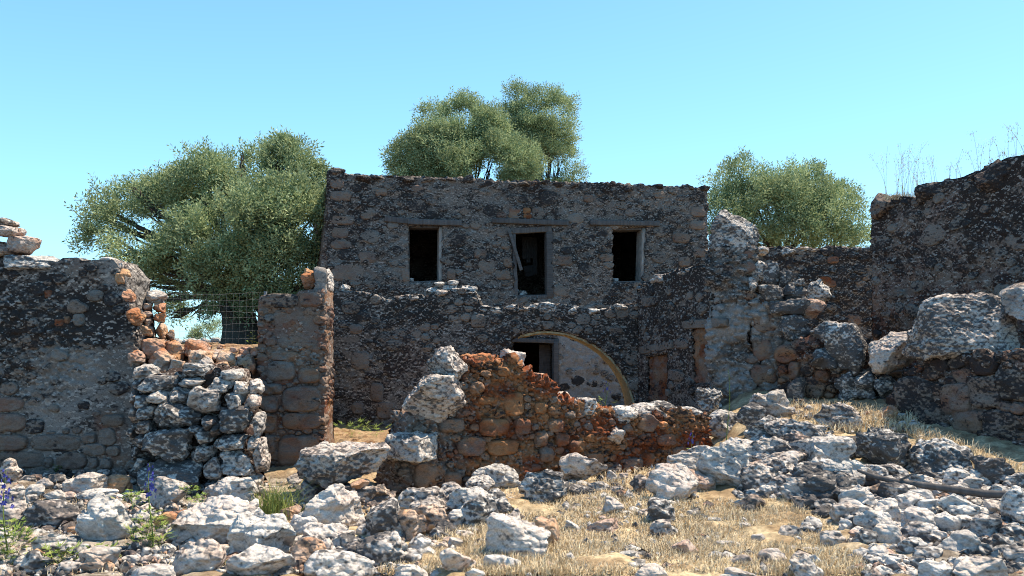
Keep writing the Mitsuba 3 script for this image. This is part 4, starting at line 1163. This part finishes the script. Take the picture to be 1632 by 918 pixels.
tag('gravel', 'small loose chips of limestone scattered over the ground', 'gravel', kind='stuff')

# ------------------------------------------------------------------ olive trees
def rot_to(d, r):
    """Random frames whose z axis is d (n, 3)."""
    a = r.normal(size=d.shape); a -= (a * d).sum(1, keepdims=True) * d
    a /= np.linalg.norm(a, axis=1, keepdims=True)
    return np.stack([a, np.cross(d, a), d], -1)


def sprig(r, n=9, L=.26, lw=.026, ll=.085):
    V, F = [], []
    for k in range(n):
        t = (k + .4) / n
        az = k * 2.4 + r.uniform(-.4, .4)
        o = np.array([.02 * math.cos(az), .02 * math.sin(az), t * L])
        d = np.array([math.cos(az) * .8, math.sin(az) * .8, .75]); d /= np.linalg.norm(d)
        s = np.cross(d, r.normal(size=3)); s /= np.linalg.norm(s)
        l = ll * r.uniform(.75, 1.25)
        b = len(V) * 4
        V.append(np.array([o, o + d * l * .5 + s * lw / 2, o + d * l, o + d * l * .5 - s * lw / 2])); F.append(np.array([[0, 1, 2], [0, 2, 3]]) + 4 * k)
    return np.vstack(V), np.vstack(F)


def olive(label, d, base, lobes, seed, dens=1.0, trunk=None, leaf=1.0, name='olive_tree', gap=.41):
    """An olive: trunk and limbs to each lobe, the lobes filled with tufts of leafy sprigs that lean outward. lobes: (px, py, radius px, depth offset)."""
    r = np.random.default_rng(seed)
    k = root(name)
    tag(k, label, 'tree')
    base = np.asarray(base, float)
    spr = [sprig(r, ll=.092 * leaf, lw=.031 * leaf, L=.26 * leaf) for _ in range(6)]
    C, Rr = [], []
    for px, py, rp, off in lobes:
        C.append(P(px, py, d + off)); Rr.append(rp / FPX * (d + off))
    C, Rr = np.array(C), np.array(Rr)
    fork = base + (np.average(C, 0, weights=Rr ** 2) - base) * [.35, .35, .42]
    tr = trunk or .3
    n = 9
    t = np.linspace(0, 1, n)[:, None]
    pts = base + (fork - base) * t + .06 * (np.stack([fbm(np.hstack([t * 3, t * 0 + q_ * 9 + seed, t * 0]), 2) for q_ in range(3)], -1) - .5) * [2, 2, 0]
    pts[0, 2] -= .3
    tv, tf = tube(pts, tr * (1.25 - .45 * t[:, 0] + .5 * (1 - t[:, 0]) ** 5), 16)
    tv = tv + normals(tv, tf) * (.22 * tr * (fbm(tv * [5, 5, 1.5] + seed, 3) - .5) * 2)[:, None]
    put(f'{k}__trunk', (tv, tf), 'mat_bark')
    for c, R in zip(C, Rr):
        s = np.linspace(0, 1, 8)[:, None]
        mid = (fork + c) / 2 + r.normal(size=3) * .25 + [0, 0, .25]
        pts = (1 - s) ** 2 * fork + 2 * s * (1 - s) * mid + s ** 2 * c
        pts = pts[:7]
        s = s[:7]
        lv = [tube(pts, tr * (.21 - .185 * s[:, 0]) * (.6 + .4 * R / Rr.max()), 7)]
        for _ in range(5):
            e = r.normal(size=3); e = c + e / np.linalg.norm(e) * R * r.uniform(.2, .55)
            q0 = pts[r.integers(3, 7)]
            lv.append(tube(np.array([q0, (q0 + e) / 2 + r.normal(size=3) * .08, e]), np.array([.032, .022, .009]) * tr / .3, 5))
        put(f'{k}__limb', join(lv)[0], 'mat_bark')
    # tufts
    TP, TD, TR = [], [], []
    mean = np.average(C, 0, weights=Rr)
    for c, R in zip(C, Rr):
        nt_ = max(14, int(64 * (R / 1.0) ** 1.7 * dens))
        dd = r.normal(size=(nt_, 3)); dd /= np.linalg.norm(dd, axis=1, keepdims=True)
        dd[:, 2] = np.where(dd[:, 2] < -.35, -dd[:, 2] * .6, dd[:, 2])
        rr = R * (r.uniform(.35, 1.0, nt_) ** .5) * (.55 + .9 * fbm(dd * 1.9 + seed + c, 2))
        TP.append(c + dd * rr[:, None]); TD.append(dd); TR.append(np.minimum(R * .36, .5) * r.uniform(.4, 1.2, nt_))
    TP, TD, TR = np.vstack(TP), np.vstack(TD), np.concatenate(TR)
    per = np.maximum(10, (64 * (TR / .36) ** 2 / leaf).astype(int))
    idx = np.repeat(np.arange(len(TP)), per)
    dd = r.normal(size=(len(idx), 3)); dd /= np.linalg.norm(dd, axis=1, keepdims=True)
    pos = TP[idx] + dd * (TR[idx] * 1.35 * r.uniform(.05, 1.0, len(idx)) ** .62)[:, None] * [1, 1, .85]
    gapn = fbm(pos * 1.0 + seed * 3.1, 3)
    ok = (gapn > gap + r.normal(0, .03, len(pos)))
    pos, idx, dd = pos[ok], idx[ok], dd[ok]
    dirn = dd * .8 + TD[idx] * .7 + [0, 0, .45] + r.normal(size=dd.shape) * .35
    dirn /= np.linalg.norm(dirn, axis=1, keepdims=True)
    M = rot_to(dirn, r) * r.uniform(.75, 1.25, len(idx))[:, None, None]
    which = r.integers(0, 6, len(idx))
    vs, fs, us, o = [], [], [], 0
    for w in range(6):
        sel = which == w
        v = np.einsum('kij,nj->kni', M[sel], spr[w][0]) + pos[sel][:, None]
        m_ = sel.sum()
        fs.append((spr[w][1][None] + (np.arange(m_) * len(spr[w][0]))[:, None, None]).reshape(-1, 3) + o)
        tone = np.clip(r.normal(.5, .28, (m_, len(spr[w][0]) // 4)), 0, 1)
        us.append(np.repeat(tone.ravel(), 4)); vs.append(v.reshape(-1, 3)); o += len(vs[-1])
    u = np.concatenate(us)
    put(f'{k}__foliage', (np.vstack(vs), np.vstack(fs)), 'mat_leaf', np.stack([u, 0 * u], 1))
    return sum(map(len, fs))


nl = olive('broad olive tree with a dark trunk behind the wire fence', 20.5, P(387, 552, 20.5) * [1, 1, 0] + [0, 0, 1.7],
      [(185, 345, 46, 0), (235, 325, 44, .8), (170, 385, 34, -.3), (225, 400, 50, -1.2), (265, 440, 50, -.6), (290, 350, 58, .5), (330, 300, 50, -.3), (346, 250, 15, .2), (384, 243, 14, -.2), (350, 275, 24, 0), (384, 268, 22, .3), (452, 236, 12, 0), (505, 280, 12, .3), (158, 350, 20, .3), (215, 300, 16, 0), (270, 298, 14, .4), (395, 300, 55, .4), (445, 275, 44, -.2), (450, 250, 22, 0), (486, 290, 30, .5), (500, 330, 42, .6), (470, 350, 55, -1.0),
       (395, 370, 66, -1.4), (330, 390, 62, -1.2), (300, 430, 52, -1.0), (360, 440, 60, -1.0), (430, 420, 58, -1.2), (480, 415, 40, -.8), (400, 470, 44, -.3), (330, 475, 40, -.4), (290, 470, 26, .4), (345, 500, 20, .8), (455, 470, 36, .2), (248, 480, 24, .6), (205, 430, 30, .3), (225, 455, 24, .5), (275, 500, 20, .5), (310, 505, 18, .3), (485, 455, 30, -1), (450, 490, 36, -.6), (415, 500, 26, -.8), (490, 480, 24, -.5), (360, 500, 22, -.9)], 5, trunk=.40)
nl += olive('dense rounded olive tree showing over the roof of the house', 29, (P(730, 300, 29)[0], 29, 2.0),
      [(660, 255, 36, 0), (700, 235, 44, -.5), (690, 190, 22, .3), (735, 185, 28, 0), (760, 215, 44, 0), (725, 270, 50, -.8), (785, 255, 40, -.4), (775, 195, 22, .5), (820, 265, 40, -.6), (650, 285, 30, .3), (690, 305, 50, -.6), (760, 310, 50, -.8), (810, 305, 40, -.4), (740, 235, 40, -.6), (695, 265, 42, -.6)], 6, trunk=.3, gap=.385)
nl += olive('taller thinner olive tree rising highest behind the house roof', 31, (P(870, 300, 31)[0], 31, 2.0),
      [(822, 155, 22, 0), (818, 190, 24, .3), (850, 175, 30, 0), (885, 175, 28, .4), (880, 205, 34, -.4), (845, 215, 36, 0), (880, 235, 32, .3), (830, 240, 30, -.2), (895, 255, 22, 0), (915, 270, 16, .2), (860, 285, 22, .3), (910, 288, 20, 0), (860, 318, 34, -.3), (895, 312, 26, .2), (835, 285, 30, 0), (885, 270, 28, -.4), (862, 250, 30, -.3)], 7, dens=.95, trunk=.24, gap=.385)
nl += olive('pale olive tree behind the back wall on the right side', 24, (P(1240, 400, 24)[0], 24, 1.4),
      [(1155, 290, 30, 0), (1180, 275, 24, .3), (1150, 340, 34, -.4), (1200, 320, 44, -.4), (1240, 290, 24, .4), (1282, 275, 22, .2), (1285, 300, 30, 0), (1250, 340, 50, -.6), (1300, 345, 44, -.5), (1335, 325, 30, 0), (1345, 305, 16, .4), (1345, 360, 34, -.4), (1370, 385, 20, 0), (1200, 375, 44, -.8), (1270, 385, 44, -.7), (1320, 390, 36, -.6), (1140, 385, 30, 0)], 8, trunk=.35)
olive('small bush far off under the big olive tree', 38, (P(340, 545, 38)[0], 38, 1.9), [(325, 532, 14, 0), (345, 526, 12, .3), (312, 542, 10, 0), (362, 538, 10, 0)], 9, trunk=.08, name='shrub')

# ------------------------------------------------------------------ far field wall, wire fence, branch
_f = root('field_wall')
tag(_f, 'low far dry stone wall seen through the wire fence', 'wall')
FW = Wall('field_wall', 262, 34, 372, 34)
r = np.random.default_rng(3)
for q_ in range(60):
    x = r.uniform(262, 372); y = r.uniform(543, 560) if q_ % 2 else r.uniform(541, 546)
    bigstone(FW, x - 6, x + 6, y - 4, y + 5, .4, -.2, 0, .3, 1, name='stone')
_w = root('wire_fence')
tag(_w, 'thin wire mesh fence closing the gap before the olive trunk', 'fence')
fa, fb = P(262, 500, 10.4), P(416, 500, 10.4)
z0, z1 = P(300, 551, 10.4)[2], P(300, 468, 10.4)[2]
for t in np.linspace(0, 1, 9):
    z = z0 + (z1 - z0) * t ** .92
    s = np.linspace(0, 1, 12)[:, None]
    pts = np.hstack([fa[:2] + (fb - fa)[:2] * s, z + .012 * np.sin(s * 5 + t * 9)])
    put('wire_fence__line_wire', tube(pts, .0012, 4, False), 'mat_wire')
for t in np.linspace(0.02, .98, 15):
    x = fa[0] + (fb[0] - fa[0]) * t
    put('wire_fence__stay_wire', tube(np.array([[x, fa[1], z0], [x + .006, fa[1] + .004, (z0 + z1) / 2], [x, fa[1], z1]]), .0009, 4, False), 'mat_wire')
for x in (fa[0] - .04, fb[0] + .04):
    put('wire_fence__post', tube(np.array([[x, fa[1] + .03, 1.3], [x, fa[1] + .03, z1 + .03]]), .02, 8), 'mat_wire')


def gpt(px, py, up=0.0):
    return hit(px, py) + [0, 0, up]


k = root('fallen_branch')
tag(k, 'long grey fallen branch lying over the loose rubble', 'branch')
bp_ = np.array([P(1366, 749, 7.17), P(1395, 760, 7.12), P(1430, 768, 7.07), P(1470, 773, 7.02), P(1520, 780, 6.92), P(1570, 787, 6.82), P(1625, 789, 6.72)])
put(f'{k}__limb', tube(bp_, np.array([.012, .02, .024, .026, .028, .03, .03]), 8), 'mat_wood', (.25, 0))
put(f'{k}__twig', tube(np.array([bp_[2], P(1450, 757, 7.02), P(1466, 752, 7.04)]), np.array([.012, .008, .003]), 6), 'mat_wood', (.25, 0))

# ------------------------------------------------------------------ larkspur, weeds, wild oats
def larkspur(label, px, pyb, pyt, d, seed, leaves=40, flowers=18, thin=False):
    r = np.random.default_rng(seed)
    k = root('larkspur')
    b, t = P(px, pyb, d), P(px + r.uniform(-3, 3), pyt, d)
    b[2] = min(b[2], float(gz(b[0], b[1]))) if not thin else b[2]
    s = np.linspace(0, 1, 9)[:, None]
    pts = b + (t - b) * s + np.hstack([.012 * np.sin(s * 5 + seed), .01 * np.cos(s * 4), 0 * s])
    put(f'{k}__stem', tube(pts, np.linspace(.0055, .002, 9), 5), 'mat_weed', (.3, 0))
    H = t[2] - b[2]
    V = []
    for q_ in range(flowers):
        f_ = .62 + .38 * q_ / flowers
        az = q_ * 2.4 + r.uniform(-.4, .4)
        c = b + (t - b) * f_ + np.array([math.cos(az), math.sin(az), .1]) * (.034 - .024 * (q_ / flowers)) * r.uniform(.7, 1.3)
        for a in range(5):
            aa = a * 1.257 + r.uniform(-.2, .2)
            out = np.array([math.cos(az), math.sin(az), .1]); u = np.array([-math.sin(az), math.cos(az), 0]); w = np.array([0, 0, 1.0])
            dr_ = math.cos(aa) * u + math.sin(aa) * w
            pe = np.cross(out, dr_); sz_ = .014 * r.uniform(.7, 1.2) * (1.15 - .5 * q_ / flowers)
            V.append([c, c + dr_ * sz_ * .7 + pe * sz_ * .45 + out * .003, c + dr_ * sz_ * 1.3 + out * .006, c + dr_ * sz_ * .7 - pe * sz_ * .45 + out * .003])
    if V:
        V = np.array(V); n = len(V)
        put(f'{k}__blossom', (V.reshape(-1, 3), np.vstack([np.arange(n)[:, None] * 4 + [0, 1, 2], np.arange(n)[:, None] * 4 + [0, 2, 3]])), 'mat_flower')
    if leaves:
        put(f'{k}__foliage', *weedmesh(b, H * .55, .16, leaves, seed))
    tag(k, label, 'flower')


def weedmesh(b, h, rad, n, seed, yellow=.3):
    """Feathery weed: leaf stalks that fan out, each carrying narrow fingers."""
    r = np.random.default_rng(seed + 5)
    V = []
    for q_ in range(n):
        az, f_ = r.uniform(0, 6.28), r.uniform(0, 1)
        o = b + np.array([0, 0, h * f_ * .8])
        d = np.array([math.cos(az), math.sin(az), r.uniform(.2, 1.1)]); d /= np.linalg.norm(d)
        l = rad * (1.15 - .7 * f_) * r.uniform(.6, 1.1)
        tip = o + d * l
        sd = np.cross(d, [0, 0, 1]); sd /= np.linalg.norm(sd)
        V.append([o - sd * .002, o + sd * .002, tip, tip])
        for a in np.linspace(-1.1, 1.1, 6):
            e = d * math.cos(a) + sd * math.sin(a) + [0, 0, r.uniform(-.25, .1)]
            le = l * .5 * r.uniform(.6, 1.1)
            w = np.cross(e, [0, 0, 1]); w /= np.linalg.norm(w) + 1e-9
            V.append([tip, tip + e * le * .5 + w * .005, tip + e * le, tip + e * le * .5 - w * .005])
    V = np.array(V); m = len(V)
    u = np.clip(np.repeat(r.normal(yellow, .25, m), 4), 0, 1)
    return (V.reshape(-1, 3), np.vstack([np.arange(m)[:, None] * 4 + [0, 1, 2], np.arange(m)[:, None] * 4 + [0, 2, 3]])), 'mat_weed', np.stack([u, 0 * u], 1)


def weed(label, px, py, hpx, rpx, d=None, n=40, seed=0, yellow=.3):
    b = hit(px, py) if d is None else P(px, py, d)
    kk_ = root('green_weed')
    put(kk_ + '__foliage', *weedmesh(b, hpx / FPX * b[1], rpx / FPX * b[1], n, seed + 11, yellow))
    tag(kk_, label, 'weed')


larkspur('tall blue larkspur with feathery green leaves standing between white rocks', 240, 885, 738, 5.7, 1, 46)
larkspur('blue larkspur cut by the left edge of the picture', 10, 905, 748, 5.3, 2, 46)
larkspur('short violet larkspur in front of the red wall end', 1104, 740, 688, 9.0, 3, 6, 8)
larkspur('pale larkspur stalk rising behind the red wall before the arch', 965, 660, 606, 10.8, 4, 8, 7, True)
larkspur('bare thin dark stalk standing over the rubble bank', 1160, 702, 588, 9.0, 5, 0, 0, True)
weed('feathery green weed round the foot of the tall larkspur', 235, 880, 60, 32, 5.75, 46, 1)
weed('green weed below the blue larkspur at the left edge', 20, 905, 70, 36, 5.25, 46, 2)
weed('green weed at the lower edge beside a grey rock', 95, 915, 34, 40, 5.3, 36, 3)
weed('small green weed behind the rock by the left wall', 88, 756, 18, 14, None, 20, 4, .1)
weed('green weed between the square white block and the rough white rock', 210, 812, 30, 26, 6.7, 30, 5, .2)
weed('green weed under the white wedge rock', 318, 812, 22, 20, 6.6, 26, 6, .1)
weed('green tuft at the lower edge beside the white rock', 345, 915, 22, 20, 5.2, 24, 7, .1)
weed('green weed in the rubble bank above the flat topped stone', 1246, 786, 18, 14, None, 20, 8, .1)
weed('weeds growing in the yard at the foot of the arch wall', 560, 698, 11, 34, 12.8, 26, 9, .25)
weed('second clump of weeds in the yard behind the grey slab', 600, 700, 9, 26, 11.8, 18, 10, .3)
weed('green weed by the olive trunk behind the fence', 402, 552, 30, 10, 11.2, 20, 11, .1)
weed('weed among the small stones by the blue grey rock', 160, 905, 30, 30, 5.4, 30, 12, .3)
weed('weed in the gap between the rough white rock and the pier', 300, 790, 18, 16, 7.1, 20, 13, .1)


def oats(label, spots, hpx, seed, key='wild_oats'):
    r = np.random.default_rng(seed)
    k = root(key)
    tag(k, label, 'grass')
    st, sp = [], []
    for px, py, d, h in spots:
        b = P(px, py, d); b[2] -= .05
        H = h / FPX * d
        lean = r.normal(0, .16, 2)
        s = np.linspace(0, 1, 8)[:, None]
        pts = b + np.hstack([lean[0] * H * s ** 2, lean[1] * H * s ** 2, H * s - .06 * H * s ** 3])
        st.append(tube(pts, np.linspace(.0035, .0012, 8), 4, False))
        for q_ in range(r.integers(7, 15)):
            f_ = r.uniform(.55, 1)
            o = b + np.array([lean[0] * H * f_ ** 2, lean[1] * H * f_ ** 2, H * f_ - .06 * H * f_ ** 3])
            a = r.uniform(0, 6.28); e = o + np.array([math.cos(a) * .06, math.sin(a) * .06, .02]) * r.uniform(.4, 1.5)
            st.append(tube(np.array([o, (o + e) / 2 + [0, 0, .012], e]), .0009, 3, False))
            g = e - [0, 0, .028]
            w = np.array([math.cos(a + 1.5), math.sin(a + 1.5), 0]) * .005
            sp.append(np.array([e, (e + g) / 2 + w, g, (e + g) / 2 - w]))
    put(f'{k}__stem', join(st)[0], 'mat_straw', (.4, 0))
    V = np.array(sp); n = len(V)
    put(f'{k}__spikelet', (V.reshape(-1, 3), np.vstack([np.arange(n)[:, None] * 4 + [0, 1, 2], np.arange(n)[:, None] * 4 + [0, 2, 3]])), 'mat_straw', (.1, 0))
    labels[f'{k}__spikelet'] = {'kind': 'stuff'}
    return k


r = np.random.default_rng(19)
oats('tall dry wild oats on the lower shoulder of the tall wall', [(x, 318, 12.6 + r.uniform(-.2, .3), r.uniform(35, 112)) for x in r.uniform(1408, 1482, 26)], 100, 1)
oats('thin dry wild oats along the upper crest of the tall wall', [(x, np.interp(x, [1480, 1580, 1640], [305, 270, 254]), np.interp(x, [1480, 1640], [12.0, 10.7]), r.uniform(20, 80)) for x in r.uniform(1485, 1640, 26)], 80, 2)
k = root('grass_tuft')
tb = np.array([P(435 + r.normal(0, 16), 806 + r.normal(0, 5), 6.9 + r.normal(0, .1)) for _ in range(420)])
tb[:, 2] = gz(tb[:, 0], tb[:, 1])
bm, bu = blades(tb, .22, .006, .45, 31, .6)
put(f'{k}__blade', bm, 'mat_weed', np.stack([.35 + .65 * bu[:, 0], 0 * bu[:, 0]], 1))
tag(k, 'yellow green grass tuft between the pier and the grey slab', 'grass')
labels[f'{k}__blade'] = {'kind': 'stuff'}
tb = np.array([P(1408 + r.uniform(0, 70), 318, 12.6 + r.uniform(-.3, .2)) for _ in range(500)])
bm, bu = blades(tb, .13, .005, .5, 32, .6)
k = root('grass_tuft')
put(f'{k}__blade', bm, 'mat_straw', bu)
tag(k, 'pale dry grass tuft at the foot of the wild oats on the tall wall', 'grass')
labels[f'{k}__blade'] = {'kind': 'stuff'}

for k_, v_ in labels.items():
    if '__' not in k_ and 'kind' not in v_: v_['kind'] = 'thing'
